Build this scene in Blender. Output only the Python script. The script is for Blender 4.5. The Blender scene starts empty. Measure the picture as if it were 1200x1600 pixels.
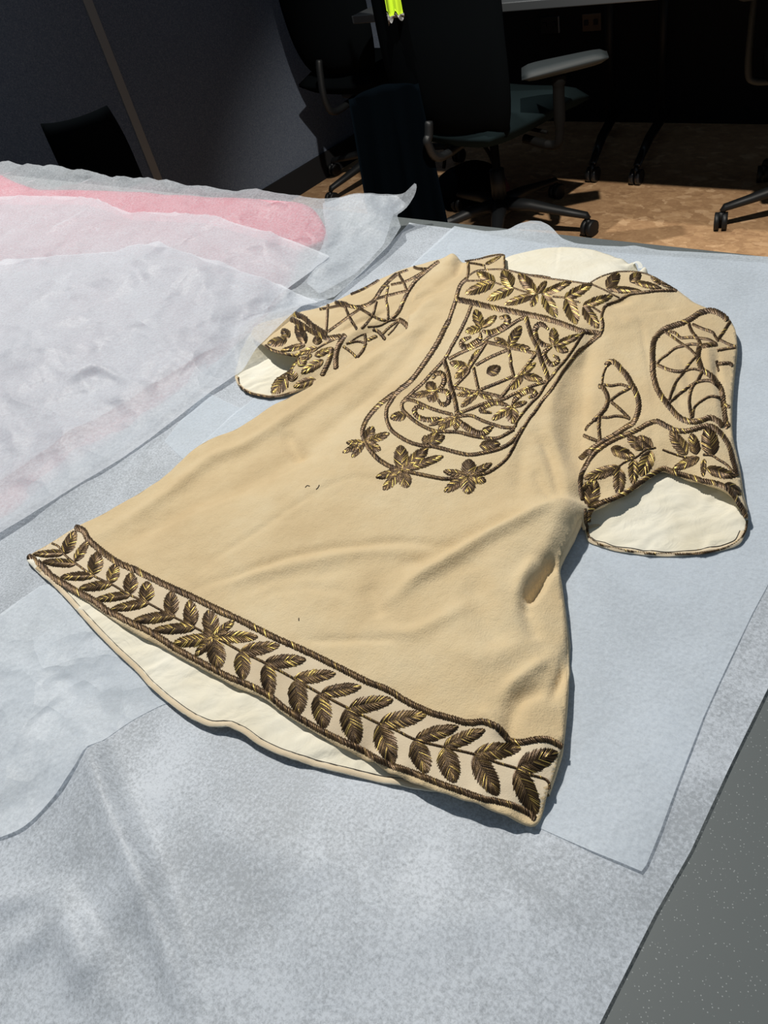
import bpy, bmesh, math, time
import numpy as np
from mathutils import Vector, Matrix, geometry

S = bpy.context.scene
# ------------------------------------------------------------------ camera
CAMZ, TZ = 1.23, 0.73                      # camera and table-top height (m)
FPX = 1200.0                               # focal length in px of the 1200x1600 frame
def nrm(v): v = np.array(v, float); return v/np.linalg.norm(v)
DN = nrm([371, 1312, 1200]); UP = -DN      # plumb line seen in camera axes (right, down, forward)
YC = np.array([1483, -1517, 1200.]); YC = nrm(YC-np.dot(YC, UP)*UP); XC = np.cross(YC, UP)
R3 = np.array([XC, YC, UP])                # rows: world axes in camera axes
cam = bpy.data.objects.new('camera', bpy.data.cameras.new('camera')); S.collection.objects.link(cam)
right, down, fwd = R3 @ np.array([1, 0, 0]), R3 @ np.array([0, 1, 0]), R3 @ np.array([0, 0, 1])
M = Matrix.Identity(4)
for r in range(3):
    M[r][0], M[r][1], M[r][2] = right[r], -down[r], -fwd[r]
M[2][3] = CAMZ
cam.matrix_world = M
cam.data.sensor_fit = 'VERTICAL'; cam.data.sensor_height = 32; cam.data.sensor_width = 24
cam.data.lens = 32*FPX/1600; cam.data.clip_start = 0.02
S.camera = cam
# ------------------------------------------------------------------ light
W = bpy.data.worlds.new('world'); S.world = W; W.use_nodes = True
W.node_tree.nodes['Background'].inputs[0].default_value = (0.62, 0.80, 1.0, 1)
W.node_tree.nodes['Background'].inputs[1].default_value = 0.11
def area(name, loc, target, size, power, col, spread=math.pi):
    l = bpy.data.lights.new(name, 'AREA'); l.shape = 'DISK'; l.size = size; l.energy = power; l.color = col; l.spread = spread
    o = bpy.data.objects.new(name, l); S.collection.objects.link(o); o.location = loc
    o.rotation_euler = (Vector(target)-Vector(loc)).to_track_quat('-Z', 'Y').to_euler()
    o['label'] = 'ceiling spotlight above the work table' ; o['category'] = 'light'
    return o
def spot(name, loc, target, power, col, ang, blend, rad):
    l = bpy.data.lights.new(name, 'SPOT'); l.energy = power; l.color = col; l.spot_size = ang; l.spot_blend = blend; l.shadow_soft_size = rad
    o = bpy.data.objects.new(name, l); S.collection.objects.link(o); o.location = loc
    o.rotation_euler = (Vector(target)-Vector(loc)).to_track_quat('-Z', 'Y').to_euler(); return o
spot('table_spotlight', (-2.45, 1.40, 4.30), (-0.75, 0.25, TZ), 500, (1.0, 0.965, 0.90), math.radians(80), 0.7, 0.06)
spot('aisle_spotlight', (-0.35, 0.98, 2.75), (-1.25, 2.75, 0), 260, (1.0, 0.93, 0.83), math.radians(58), 0.35, 0.03)
S.view_settings.view_transform = 'Standard'; S.view_settings.look = 'None'
S.view_settings.gamma = 1; S.view_settings.use_curve_mapping = False; S.view_settings.exposure = 0.55

# ------------------------------------------------------------------ helpers
COL = S.collection
def ray(px, py):
    px = np.asarray(px, float); py = np.asarray(py, float)
    r = np.stack([px-600, py-800, np.full_like(px, FPX)], -1)
    return r @ R3.T
def at(px, py, z):
    """world point (x,y) on the horizontal plane z seen at a traced point"""
    w = ray(px, py); t = (z-CAMZ)/w[..., 2]
    return np.stack([w[..., 0]*t, w[..., 1]*t], -1)
def crop(ox, oy, s, *pts): return [(ox+x/s, oy+y/s) for x, y in pts]
def tag(o, label=None, cat=None, group=None, kind=None):
    for k, v in (('label', label), ('category', cat), ('group', group), ('kind', kind)):
        if v: o[k] = v
    return o
def empty(name, loc, label, cat, group=None, rz=0):
    o = bpy.data.objects.new(name, None); COL.objects.link(o); o.location = loc; o.rotation_euler.z = rz
    o.empty_display_size = 0.05
    return tag(o, label, cat, group)
def link(name, me, mats, parent=None, smooth=True, local=False):
    o = bpy.data.objects.new(name, me); COL.objects.link(o)
    for m in (mats if isinstance(mats, (list, tuple)) else [mats]): me.materials.append(m)
    if smooth: me.shade_smooth()
    if parent is not None:
        o.parent = parent
        if not local:
            p = Vector((0, 0, 0)); q = parent
            while q is not None: p += q.location; q = q.parent
            me.transform(Matrix.Translation(-p))
    return o
def from_np(name, V, F, mats, parent=None, smooth=True, tone=None, local=False):
    me = bpy.data.meshes.new(name); V = np.asarray(V, float); F = np.asarray(F, int)
    if F.ndim == 2:
        me.vertices.add(len(V)); me.vertices.foreach_set('co', V.ravel())
        k = F.shape[1]; me.loops.add(F.size); me.loops.foreach_set('vertex_index', F.ravel().astype(np.int32))
        me.polygons.add(len(F)); me.polygons.foreach_set('loop_start', np.arange(0, F.size, k, dtype=np.int32))
        me.update(calc_edges=True); me.validate()
    if tone is not None and len(me.vertices) == len(V):
        a = me.attributes.new('tone', 'FLOAT', 'POINT'); a.data.foreach_set('value', np.asarray(tone, np.float32))
    return link(name, me, mats, parent, smooth, local)
def hsh(i, j, s): 
    h = np.sin(i*127.1+j*311.7+s*74.7)*43758.5453; return h-np.floor(h)
def vnoise(x, y, s=0):
    i, j = np.floor(x), np.floor(y); u, v = x-i, y-j; u = u*u*(3-2*u); v = v*v*(3-2*v)
    return (hsh(i, j, s)*(1-u)+hsh(i+1, j, s)*u)*(1-v)+(hsh(i, j+1, s)*(1-u)+hsh(i+1, j+1, s)*u)*v-0.5
def fbm(x, y, s=0, o=3):
    r = 0; a = 1
    for k in range(o): r = r+a*vnoise(x*2**k, y*2**k, s+k); a *= .5
    return r
def worley(x, y, s=0):
    i0, j0 = np.floor(x), np.floor(y); d1 = np.full(x.shape, 9.); d2 = np.full(x.shape, 9.)
    for a in (-1, 0, 1):
        for b in (-1, 0, 1):
            i, j = i0+a, j0+b
            d = np.hypot(i+hsh(i, j, s)-x, j+hsh(i, j, s+5)-y)
            d2 = np.where(d < d1, d1, np.minimum(d2, d)); d1 = np.minimum(d1, d)
    return d1, d2
def crumple(x, y, sc, s=0, fine=1.):
    """faceted crushed-paper relief, about -0.5..0.5"""
    wx = x+0.35*sc*fbm(x/sc, y/sc, s+20, 2); wy = y+0.35*sc*fbm(x/sc, y/sc, s+30, 2)
    a = worley(wx/sc, wy/sc, s)[0]; b = worley(wx/sc*2.1+7, wy/sc*1.7, s+3)[0]; c = worley(wx/sc*4.3+7, wy/sc*3.9, s+9)[0]
    return a+fine*(.45*b+.18*c)-.5-.35*fine
def smooth_line(pts, n=6, closed=False):
    P = np.array(pts, float)
    if len(P) < 3: 
        return np.array([P[0]+(P[-1]-P[0])*t for t in np.linspace(0, 1, n+1)])
    Q = np.vstack([2*P[0]-P[1], P, 2*P[-1]-P[-2]]) if not closed else np.vstack([P[-1], P, P[0], P[1]])
    out = []
    for k in range(1, len(Q)-2):
        p0, p1, p2, p3 = Q[k-1:k+3]
        for t in np.arange(n)/n:
            out.append(.5*((2*p1)+(p2-p0)*t+(2*p0-5*p1+4*p2-p3)*t*t+(3*p1-p0-3*p2+p3)*t**3))
    if not closed: out.append(P[-1])
    return np.array(out)
def resample(L, step):
    L = np.asarray(L, float); d = np.r_[0, np.cumsum(np.linalg.norm(np.diff(L[:, :2], axis=0), axis=1))]
    n = max(2, int(d[-1]/step)+1); s = np.linspace(0, d[-1], n)
    return np.stack([np.interp(s, d, L[:, k]) for k in range(L.shape[1])], -1)
def segdist(P, L):
    """distance from points to polyline, and arc parameter 0..1"""
    best = np.full(len(P), 1e9); par = np.zeros(len(P)); d = np.linalg.norm(np.diff(L, axis=0), axis=1); T = d.sum(); acc = 0
    for a, b, l in zip(L[:-1], L[1:], d):
        if l < 1e-9: continue
        t = np.clip(((P-a) @ (b-a))/l**2, 0, 1); q = np.linalg.norm(P-(a+t[:, None]*(b-a)), axis=1)
        m = q < best; best[m] = q[m]; par[m] = (acc+t[m]*l)/T; acc += l
    return best, par
def inside(P, L):
    c = np.zeros(len(P), bool); x, y = P[:, 0], P[:, 1]
    for (x1, y1), (x2, y2) in zip(L, np.roll(L, -1, 0)):
        if y1 == y2: continue
        m = ((y1 > y) != (y2 > y)) & (x < (x2-x1)*(y-y1)/(y2-y1)+x1); c ^= m
    return c
class Field:
    """cloth height over the table, interpolated through measured control points, with folds"""
    def __init__(s, ctrl, folds=(), res=0.002, c=0.012, extra=None, pad=0.03):
        A = np.array(ctrl, float); z = A[:, 2]/1000.; xy = at(A[:, 0], A[:, 1], TZ+z)
        keep = []
        for i in range(len(xy)):
            if all(np.hypot(*(xy[i]-xy[k])) > .004 for k in keep): keep.append(i)
        xy, z = xy[keep], z[keep]
        K = np.sqrt(((xy[:, None]-xy[None])**2).sum(-1)+c*c)
        n = len(xy); Amat = np.zeros((n+1, n+1)); Amat[:n, :n] = -K-np.eye(n)*2e-4; Amat[:n, n] = 1; Amat[n, :n] = 1
        w = np.linalg.solve(Amat, np.r_[z, 0])
        lo, hi = xy.min(0)-pad, xy.max(0)+pad; s.lo, s.res = lo, res
        nx, ny = (np.ceil((hi-lo)/res)).astype(int)+1
        X, Y = np.meshgrid(lo[0]+np.arange(nx)*res, lo[1]+np.arange(ny)*res, indexing='ij')
        # coarse evaluation then bilinear refinement keeps this quick
        cs = 3; Xc, Yc = X[::cs, ::cs], Y[::cs, ::cs]; H = np.full(Xc.shape, w[n])
        for k in range(n): H -= w[k]*np.sqrt((Xc-xy[k, 0])**2+(Yc-xy[k, 1])**2+c*c)
        gi = np.arange(nx)/cs; gj = np.arange(ny)/cs
        i0 = np.minimum(gi.astype(int), Xc.shape[0]-2); j0 = np.minimum(gj.astype(int), Xc.shape[1]-2); fi = (gi-i0)[:, None]; fj = (gj-j0)[None]
        def cub(t): return t
        H = (H[i0][:, j0]*(1-fi)+H[i0+1][:, j0]*fi)*(1-fj)+(H[i0][:, j0+1]*(1-fi)+H[i0+1][:, j0+1]*fi)*fj
        for _ in range(3): H[1:-1, 1:-1] = (H[1:-1, 1:-1]*2+H[:-2, 1:-1]+H[2:, 1:-1]+H[1:-1, :-2]+H[1:-1, 2:])/6
        P = np.stack([X.ravel(), Y.ravel()], -1); D = np.zeros(X.size)
        for pts, wpx, amp in folds:
            q = smooth_line(np.array(pts, float), 4); L = at(q[:, 0], q[:, 1], TZ+.012)
            wm = wpx*np.linalg.norm(at(q[0][0]+5, q[0][1], TZ)-at(q[0][0]-5, q[0][1], TZ))/10
            bb = (P[:, 0] > L[:, 0].min()-3*wm) & (P[:, 0] < L[:, 0].max()+3*wm) & (P[:, 1] > L[:, 1].min()-3*wm) & (P[:, 1] < L[:, 1].max()+3*wm)
            d, t = segdist(P[bb], L); D[bb] += amp/1000*np.exp(-(d/wm)**2)*np.clip(np.sin(np.pi*np.clip(t, .06, .94))*1.5, 0, 1)
        H += D.reshape(H.shape)
        if extra is not None: H += extra(X, Y)
        s.H = H; s.nx, s.ny = nx, ny
    def z(s, x, y):
        u = np.clip((x-s.lo[0])/s.res, 0, s.nx-1.001); v = np.clip((y-s.lo[1])/s.res, 0, s.ny-1.001)
        i, j = u.astype(int), v.astype(int); u, v = u-i, v-j; H = s.H
        return TZ+(H[i, j]*(1-u)+H[i+1, j]*u)*(1-v)+(H[i, j+1]*(1-u)+H[i+1, j+1]*u)*v
    def hit(s, px, py):
        w = ray(px, py); top, bot = .075, -.006
        t_of = lambda z: (TZ+z-CAMZ)/w[:, 2]
        zs = np.linspace(top, bot, 60); prev = np.full(len(w), top); found = np.full(len(w), bot); fl = np.zeros(len(w), bool); hi = np.full(len(w), top)
        for zz in zs[1:]:
            t = t_of(zz); below = (TZ+zz) <= s.z(w[:, 0]*t, w[:, 1]*t)
            new = below & ~fl; hi[new] = prev[new]; found[new] = zz; fl |= below; prev[:] = zz
        lo_ = found.copy()
        for _ in range(10):
            m = (hi+lo_)/2; t = t_of(m); b = (TZ+m) <= s.z(w[:, 0]*t, w[:, 1]*t); lo_ = np.where(b, m, lo_); hi = np.where(b, hi, m)
        t = t_of(lo_); return np.stack([w[:, 0]*t, w[:, 1]*t, TZ+lo_], -1)
    def normal(s, P, e=.0025):
        gx = (s.z(P[:, 0]+e, P[:, 1])-s.z(P[:, 0]-e, P[:, 1]))/(2*e); gy = (s.z(P[:, 0], P[:, 1]+e)-s.z(P[:, 0], P[:, 1]-e))/(2*e)
        n = np.stack([-gx, -gy, np.ones(len(P))], -1); return n/np.linalg.norm(n, axis=1)[:, None]
def grid_patch(L, step, zf):
    """triangulated patch inside outline L (n,2) with heights zf(x,y); returns V, F, number of outline verts"""
    L = resample(np.vstack([L, L[:1]]), step)[:-1]
    lo, hi = L.min(0), L.max(0)
    X, Y = np.meshgrid(np.arange(lo[0], hi[0], step), np.arange(lo[1], hi[1], step*.87), indexing='ij')
    X = X+(np.arange(X.shape[1]) % 2)*step/2
    P = np.stack([X.ravel(), Y.ravel()], -1); P = P[inside(P, L)]
    d = segdist(P, np.vstack([L, L[:1]]))[0]; P = P[d > step*.55]
    pts = np.vstack([L, P]); n = len(L)
    v, e, f, *_ = geometry.delaunay_2d_cdt([Vector(p) for p in pts], [(i, (i+1) % n) for i in range(n)], [], 1, 1e-7)
    V = np.array([tuple(q) for q in v]); F = np.array([t for t in f if len(t) == 3])
    z = zf(V[:, 0], V[:, 1]); a, b, c = V[F[:, 0]], V[F[:, 1]], V[F[:, 2]]
    cr = (b-a)[:, 0]*(c-a)[:, 1]-(b-a)[:, 1]*(c-a)[:, 0]; F[cr < 0] = F[cr < 0][:, ::-1]
    return np.column_stack([V, z]), F, n
def px_outline(pts, n=5, smooth=True):
    q = smooth_line(np.array(pts, float), n, closed=True) if smooth else np.array(pts, float)
    return at(q[:, 0], q[:, 1], TZ+q[:, 2]/1000)

# ------------------------------------------------------------------ materials
def mat(name, col, rough=.6, metal=0, spec=.5):
    m = bpy.data.materials.new(name); m.use_nodes = True; b = m.node_tree.nodes['Principled BSDF']
    b.inputs['Base Color'].default_value = (*col, 1); b.inputs['Roughness'].default_value = rough; b.inputs['Metallic'].default_value = metal
    b.inputs['Specular IOR Level'].default_value = spec
    return m
class NT:
    def __init__(s, m): s.t = m.node_tree; s.b = s.t.nodes.get('Principled BSDF')
    def n(s, typ, **kw):
        o = s.t.nodes.new(typ)
        for k, v in kw.items():
            if k in o.inputs: o.inputs[k].default_value = v
            else: setattr(o, k, v)
        return o
    def l(s, a, b): s.t.links.new(a, b)
    def coord(s): return s.n('ShaderNodeTexCoord').outputs['Object']
    def noise(s, scale, detail=4, rough=.6, dist=0, vec=None):
        o = s.n('ShaderNodeTexNoise', Scale=scale, Detail=detail, Roughness=rough, Distortion=dist)
        s.l(vec if vec is not None else s.coord(), o.inputs['Vector']); return o.outputs['Fac']
    def ramp(s, fac, stops):
        r = s.n('ShaderNodeValToRGB'); e = r.color_ramp.elements
        while len(e) < len(stops): e.new(.5)
        for k, (p, c) in enumerate(stops): e[k].position = p; e[k].color = (*c, 1) if len(c) == 3 else c
        s.l(fac, r.inputs[0]); return r.outputs[0]
    def bump(s, h, strength, dist=.001, normal=None):
        b = s.n('ShaderNodeBump', Strength=strength, Distance=dist); s.l(h, b.inputs['Height'])
        if normal is not None: s.l(normal, b.inputs['Normal'])
        return b.outputs[0]
def g(v): return (v, v, v)
# wool felt
m_wool = mat('cream_wool', (.68, .53, .33), .95, spec=.15); k = NT(m_wool)
k.l(k.ramp(k.noise(9, 5, .65), [(.3, (.66, .49, .27)), (.5, (.745, .575, .335)), (.72, (.80, .65, .41))]), k.b.inputs['Base Color'])
k.l(k.bump(k.noise(700, 3, .7), .8, .0008, k.bump(k.noise(170, 4, .65), .45, .0018)), k.b.inputs['Normal'])
k.b.inputs['Sheen Weight'].default_value = .25; k.b.inputs['Sheen Roughness'].default_value = .6
m_bandwool = mat('pale_band_wool', (.78, .65, .47), .95, spec=.15); k = NT(m_bandwool)
k.l(k.ramp(k.noise(14, 5, .65), [(.3, (.70, .56, .38)), (.6, (.80, .67, .48))]), k.b.inputs['Base Color'])
k.l(k.bump(k.noise(900, 3, .7), .5, .0006), k.b.inputs['Normal'])
m_lining = mat('cream_cotton_lining', (.85, .79, .63), .8, spec=.2); k = NT(m_lining)
k.l(k.ramp(k.noise(12, 5, .6), [(.3, (.80, .73, .56)), (.65, (.90, .86, .73))]), k.b.inputs['Base Color'])
k.l(k.bump(k.noise(38, 4, .55, 1.0), .5, .0042), k.b.inputs['Normal'])
# tarnished gold wire; low tones also hold the shade painted along strand sides
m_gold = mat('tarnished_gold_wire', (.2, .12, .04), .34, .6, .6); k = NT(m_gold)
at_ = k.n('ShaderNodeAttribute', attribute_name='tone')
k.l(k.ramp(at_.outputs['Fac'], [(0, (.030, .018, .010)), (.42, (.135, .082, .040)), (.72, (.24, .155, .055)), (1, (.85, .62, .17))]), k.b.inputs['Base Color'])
k.l(k.bump(k.noise(1500, 2, .6), .5, .0003), k.b.inputs['Normal'])
# tissue paper
def tissue(name, lo, hi, col=(.86, .92, 1.0), fib=260, bump=.25, crush=0., cloud=.35):
    m = bpy.data.materials.new(name); m.use_nodes = True; t = m.node_tree; t.nodes.clear(); k = NT(m)
    out = k.n('ShaderNodeOutputMaterial'); mix = k.n('ShaderNodeMixShader'); tr = k.n('ShaderNodeBsdfTransparent')
    ad = k.n('ShaderNodeMixShader', Fac=.22); df = k.n('ShaderNodeBsdfPrincipled'); tl = k.n('ShaderNodeBsdfTranslucent')
    df.inputs['Base Color'].default_value = (*col, 1); df.inputs['Roughness'].default_value = .48; df.inputs['Specular IOR Level'].default_value = .35
    tl.inputs['Color'].default_value = (*col, 1)
    co = k.coord(); f = k.noise(fib, 3, .75, .2, co); f2 = k.noise(9, 4, .62, .6, co)
    ma = k.n('ShaderNodeMath', operation='ADD'); mm = k.n('ShaderNodeMath', operation='MULTIPLY'); mm.inputs[1].default_value = cloud
    k.l(f2, mm.inputs[0]); k.l(f, ma.inputs[0]); k.l(mm.outputs[0], ma.inputs[1])
    mr = k.n('ShaderNodeMapRange'); mr.inputs['From Min'].default_value = .5+cloud*.5-.17; mr.inputs['From Max'].default_value = .5+cloud*.5+.17
    mr.inputs['To Min'].default_value = lo; mr.inputs['To Max'].default_value = hi; k.l(ma.outputs[0], mr.inputs['Value'])
    b = k.bump(k.noise(45, 5, .6, .6, co), bump, .0025)
    if crush:
        wa = k.n('ShaderNodeMixRGB', blend_type='ADD'); wa.inputs[0].default_value = .06; nz_ = k.n('ShaderNodeTexNoise', Scale=9, Detail=3); k.l(co, nz_.inputs['Vector']); k.l(co, wa.inputs[1]); k.l(nz_.outputs['Color'], wa.inputs[2])
        for sc_, am in ((5, .05), (12, .02), (27, .006)):
            v_ = k.n('ShaderNodeTexVoronoi', Scale=sc_); v_.feature = 'F1'; k.l(wa.outputs[0], v_.inputs['Vector']); b = k.bump(v_.outputs['Distance'], crush, am, b)
    k.l(b, df.inputs['Normal']); k.l(b, tl.inputs['Normal'])
    k.l(df.outputs[0], ad.inputs[1]); k.l(tl.outputs[0], ad.inputs[2])
    k.l(mr.outputs[0], mix.inputs[0]); k.l(tr.outputs[0], mix.inputs[1]); k.l(ad.outputs[0], mix.inputs[2]); k.l(mix.outputs[0], out.inputs[0])
    return m
m_tis = tissue('white_tissue_paper', .50, .92, col=(.82, .88, .96), fib=420, cloud=.7); m_tis2 = tissue('smooth_tissue_paper', .55, .80, (.80, .87, .94), 300, .12, .03)
m_tis3 = tissue('crisp_tissue_paper', .54, .78, (.80, .84, .90), 260, .2, .38)
m_tis4 = tissue('creased_tissue_paper', .58, .84, (.86, .92, .98), 260, .2, .6)
m_tis5 = tissue('thin_tissue_paper', .36, .62, (.80, .86, .92), 260, .2, .5)
m_table = mat('grey_laminate', (.12, .135, .135), .42, spec=.5); k = NT(m_table)
vo = k.n('ShaderNodeTexVoronoi', Scale=420); k.l(k.coord(), vo.inputs['Vector'])
k.l(k.ramp(vo.outputs['Distance'], [(.10, (.34, .36, .36)), (.18, (.125, .14, .14))]), k.b.inputs['Base Color'])
m_edge = mat('dark_table_edge', (.03, .035, .037), .5)
m_steel = mat('grey_powder_coated_steel', (.05, .055, .06), .45, .2)
m_pink = mat('pink_satin', (.70, .085, .15), .6); k = NT(m_pink); k.l(k.bump(k.noise(60, 3), .2, .002), k.b.inputs['Normal'])
m_floor = mat('cork_floor', (.33, .2, .11), .45, spec=.4); k = NT(m_floor); co = k.coord()
mp = k.n('ShaderNodeMapping'); mp.inputs['Scale'].default_value = (1, 1.6, 1); mp.inputs['Rotation'].default_value = (0, 0, .6); k.l(co, mp.inputs[0])
vo = k.n('ShaderNodeTexVoronoi', Scale=26); 
nz = k.n('ShaderNodeTexNoise', Scale=18, Detail=4); k.l(mp.outputs[0], nz.inputs['Vector'])
mx = k.n('ShaderNodeMixRGB', blend_type='ADD'); mx.inputs[0].default_value = .10; k.l(mp.outputs[0], mx.inputs[1]); k.l(nz.outputs['Color'], mx.inputs[2]); k.l(mx.outputs[0], vo.inputs['Vector'])
sep = k.n('ShaderNodeSeparateColor'); k.l(vo.outputs['Color'], sep.inputs[0])
mA = k.n('ShaderNodeMixRGB'); mA.inputs[0].default_value = .5
k.l(k.ramp(sep.outputs[0], [(0, (.25, .145, .075)), (.55, (.37, .225, .12)), (.85, (.45, .285, .155)), (1, (.66, .46, .28))]), mA.inputs[1])
k.l(k.ramp(k.noise(34, 6, .7, 1.2, mp.outputs[0]), [(.35, (.27, .155, .085)), (.55, (.38, .235, .125)), (.72, (.58, .40, .24))]), mA.inputs[2])
k.l(mA.outputs[0], k.b.inputs['Base Color'])
m_felt = mat('blue_grey_felt', (.03, .036, .05), 1, spec=.1); k = NT(m_felt)
k.l(k.ramp(k.noise(240, 6, .8, 1), [(.38, (.058, .072, .105)), (.5, (.088, .106, .142)), (.64, (.15, .17, .205))]), k.b.inputs['Base Color'])
m_black = mat('black_plastic', (.006, .007, .008), .5, spec=.3); m_gloss = mat('glossy_black_caster', (.012, .012, .013), .18)
m_trim = mat('grey_aluminium_strip', (.22, .22, .22), .5, .3)
m_cfab = mat('black_chair_fabric', (.003, .0038, .0045), .95, spec=0); m_cfab2 = mat('teal_black_seat_fabric', (.008, .013, .0145), .95, spec=0)
m_dark = mat('near_black_panel', (.012, .012, .013), .9, spec=.1); m_navy = mat('navy_cloth', (.0012, .0022, .0034), .95, spec=0)
m_arm = mat('dark_grey_arm_pad', (.016, .021, .023), .6, spec=.3); m_dgrey = mat('dark_grey_nylon', (.004, .004, .004), .7, spec=.08)
m_hivis = mat('fluorescent_yellow', (.55, .85, .02), .8); m_brass = mat('brown_socket_plate', (.10, .065, .04), .6)
m_white = mat('white_satin_label', (.85, .85, .78), .5); m_thread = mat('dark_thread', (.05, .035, .025), .9); m_pale = mat('pale_thread', (.6, .55, .42), .9)
m_maroon = mat('maroon_cloth', (.10, .03, .04), .9); m_silver = mat('polished_steel', (.6, .6, .6), .2, 1); m_wall = mat('dark_plaster', (.03, .032, .034), .9)

# ------------------------------------------------------------------ solid builders
def bx(bm, x0, x1, y0, y1, z0, z1, bev=0):
    r = bmesh.ops.create_cube(bm, size=1); vs = r['verts']
    bmesh.ops.transform(bm, verts=vs, matrix=Matrix.Translation(((x0+x1)/2, (y0+y1)/2, (z0+z1)/2)) @ Matrix.Diagonal((x1-x0, y1-y0, z1-z0, 1)))
    if bev: bmesh.ops.bevel(bm, geom=list({e for v in vs for e in v.link_edges}), offset=bev, segments=3, profile=.5, affect='EDGES')
def box(name, a, m, parent=None, bev=0, smooth=False, local=False):
    bm = bmesh.new(); bx(bm, *a, bev); me = bpy.data.meshes.new(name); bm.to_mesh(me); bm.free()
    return link(name, me, m, parent, smooth, local)
def tube_np(pts, rad, seg=10, flat=1.0, caps=True):
    """swept tube; rad scalar or list; flat squashes it vertically"""
    P = np.array(pts, float); n = len(P); rad = np.broadcast_to(np.array(rad, float), (n,)); T = np.gradient(P, axis=0); T /= np.linalg.norm(T, axis=1)[:, None]+1e-12
    up = np.array([0, 0, 1.]) if abs(T[0][2]) < .9 else np.array([1., 0, 0]); V = []
    for p, t, r in zip(P, T, rad):
        a = np.cross(t, up); a /= np.linalg.norm(a)+1e-12; b = np.cross(a, t); up = b
        for q in range(seg):
            w = 2*math.pi*q/seg; V.append(p+r*(a*math.cos(w)+b*flat*math.sin(w)))
    F = [[i*seg+q, i*seg+(q+1) % seg, (i+1)*seg+(q+1) % seg, (i+1)*seg+q] for i in range(n-1) for q in range(seg)]
    if caps:
        V += [P[0], P[-1]]; c0, c1 = n*seg, n*seg+1
        F += [[c0, (q+1) % seg, q, q] for q in range(seg)]+[[c1, (n-1)*seg+q, (n-1)*seg+(q+1) % seg, (n-1)*seg+(q+1) % seg] for q in range(seg)]
    return V, F
def tube(name, pts, rad, m, parent=None, seg=10, flat=1.0, local=True):
    V, F = tube_np(pts, rad, seg, flat); F = [list(dict.fromkeys(f)) for f in F]
    me = bpy.data.meshes.new(name); me.from_pydata([tuple(v) for v in V], [], F); me.update()
    return link(name, me, m, parent, True, local)
def bent(pts, n=6): return smooth_line(np.array(pts, float), n)
def cushion(name, fn, nu, nv, m, parent, thick, subd=1):
    """padded shell: fn(u,v)->(centre point, outward normal), u,v in -1..1; thickness swells in the middle"""
    V = []; n1 = (nu+1)*(nv+1)
    for sgn in (1, -1):
        for i in range(nu+1):
            for j in range(nv+1):
                u, v = 2*i/nu-1, 2*j/nv-1; c, nn = fn(u, v); e = max(0, (1-abs(u)**6))**.5*max(0, (1-abs(v)**6))**.5
                V.append(np.array(c)+sgn*thick*.5*(.12+.88*e)*np.array(nn))
    F = []; I = lambda s, i, j: s*n1+i*(nv+1)+j
    for i in range(nu):
        for j in range(nv):
            F.append([I(0, i, j), I(0, i+1, j), I(0, i+1, j+1), I(0, i, j+1)]); F.append([I(1, i, j), I(1, i, j+1), I(1, i+1, j+1), I(1, i+1, j)])
    ring = [(i, 0) for i in range(nu)]+[(nu, j) for j in range(nv)]+[(i, nv) for i in range(nu, 0, -1)]+[(0, j) for j in range(nv, 0, -1)]
    for a, b in zip(ring, ring[1:]+ring[:1]): F.append([I(0, *b), I(0, *a), I(1, *a), I(1, *b)])
    me = bpy.data.meshes.new(name); me.from_pydata([tuple(v) for v in V], [], F); me.update()
    bm = bmesh.new(); bm.from_mesh(me); bmesh.ops.recalc_face_normals(bm, faces=bm.faces); bm.to_mesh(me); bm.free()
    return link(name, me, m, parent, True, True)

# ================================================================== SETTING
fl = box('floor', (-6, 4, -3, 6.5, -.05, 0), m_floor); tag(fl, 'mottled tan cork-look floor', None, None, 'structure')
WX = -2.81
wl = box('wall_left', (WX-.06, WX, -3, 6.0, .11, 2.7), m_felt); tag(wl, 'dark blue-grey felt partition wall', None, None, 'structure')
bb = box('baseboard_left', (WX-.05, WX+.012, -3, 6.0, 0, .11), m_dark, None); tag(bb, 'black skirting under the felt partition', None, None, 'structure')
tr = box('trim_1', (WX, WX+.006, 1.755, 1.79, .11, 2.7), m_trim); tag(tr, 'grey joint strip on the felt partition', None, None, 'structure')
wb = box('wall_back', (-6, 4, 4.30, 4.36, 0, 2.7), m_wall); tag(wb, 'dark back wall behind the desks', None, None, 'structure')

# ------------------------------------------------------------------ work table
table = empty('work_table', (-1.0, 0.1, 0), 'grey speckled laminate work table under the white tissue paper', 'table')
box('table_top', (-2.72, 0.62, -.85, .9615, TZ-.028, TZ), [m_table], table, .003)
for x in (-2.6, -1.0, .5):
    for y in (-.75, .82):
        box('leg', (x-.025, x+.025, y-.025, y+.025, 0, TZ-.028), m_steel, table, .004)
box('apron', (-2.6, .5, .78, .80, TZ-.09, TZ-.028), m_steel, table); box('apron', (-2.6, .5, -.74, -.72, TZ-.09, TZ-.028), m_steel, table)

# ================================================================== TUNIC
tunic = empty('embroidered_tunic', (-.55, .5, TZ+.002), 'cream wool short-sleeved tunic with brown and gold embroidered leaves lying on tissue paper', 'tunic')
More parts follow.
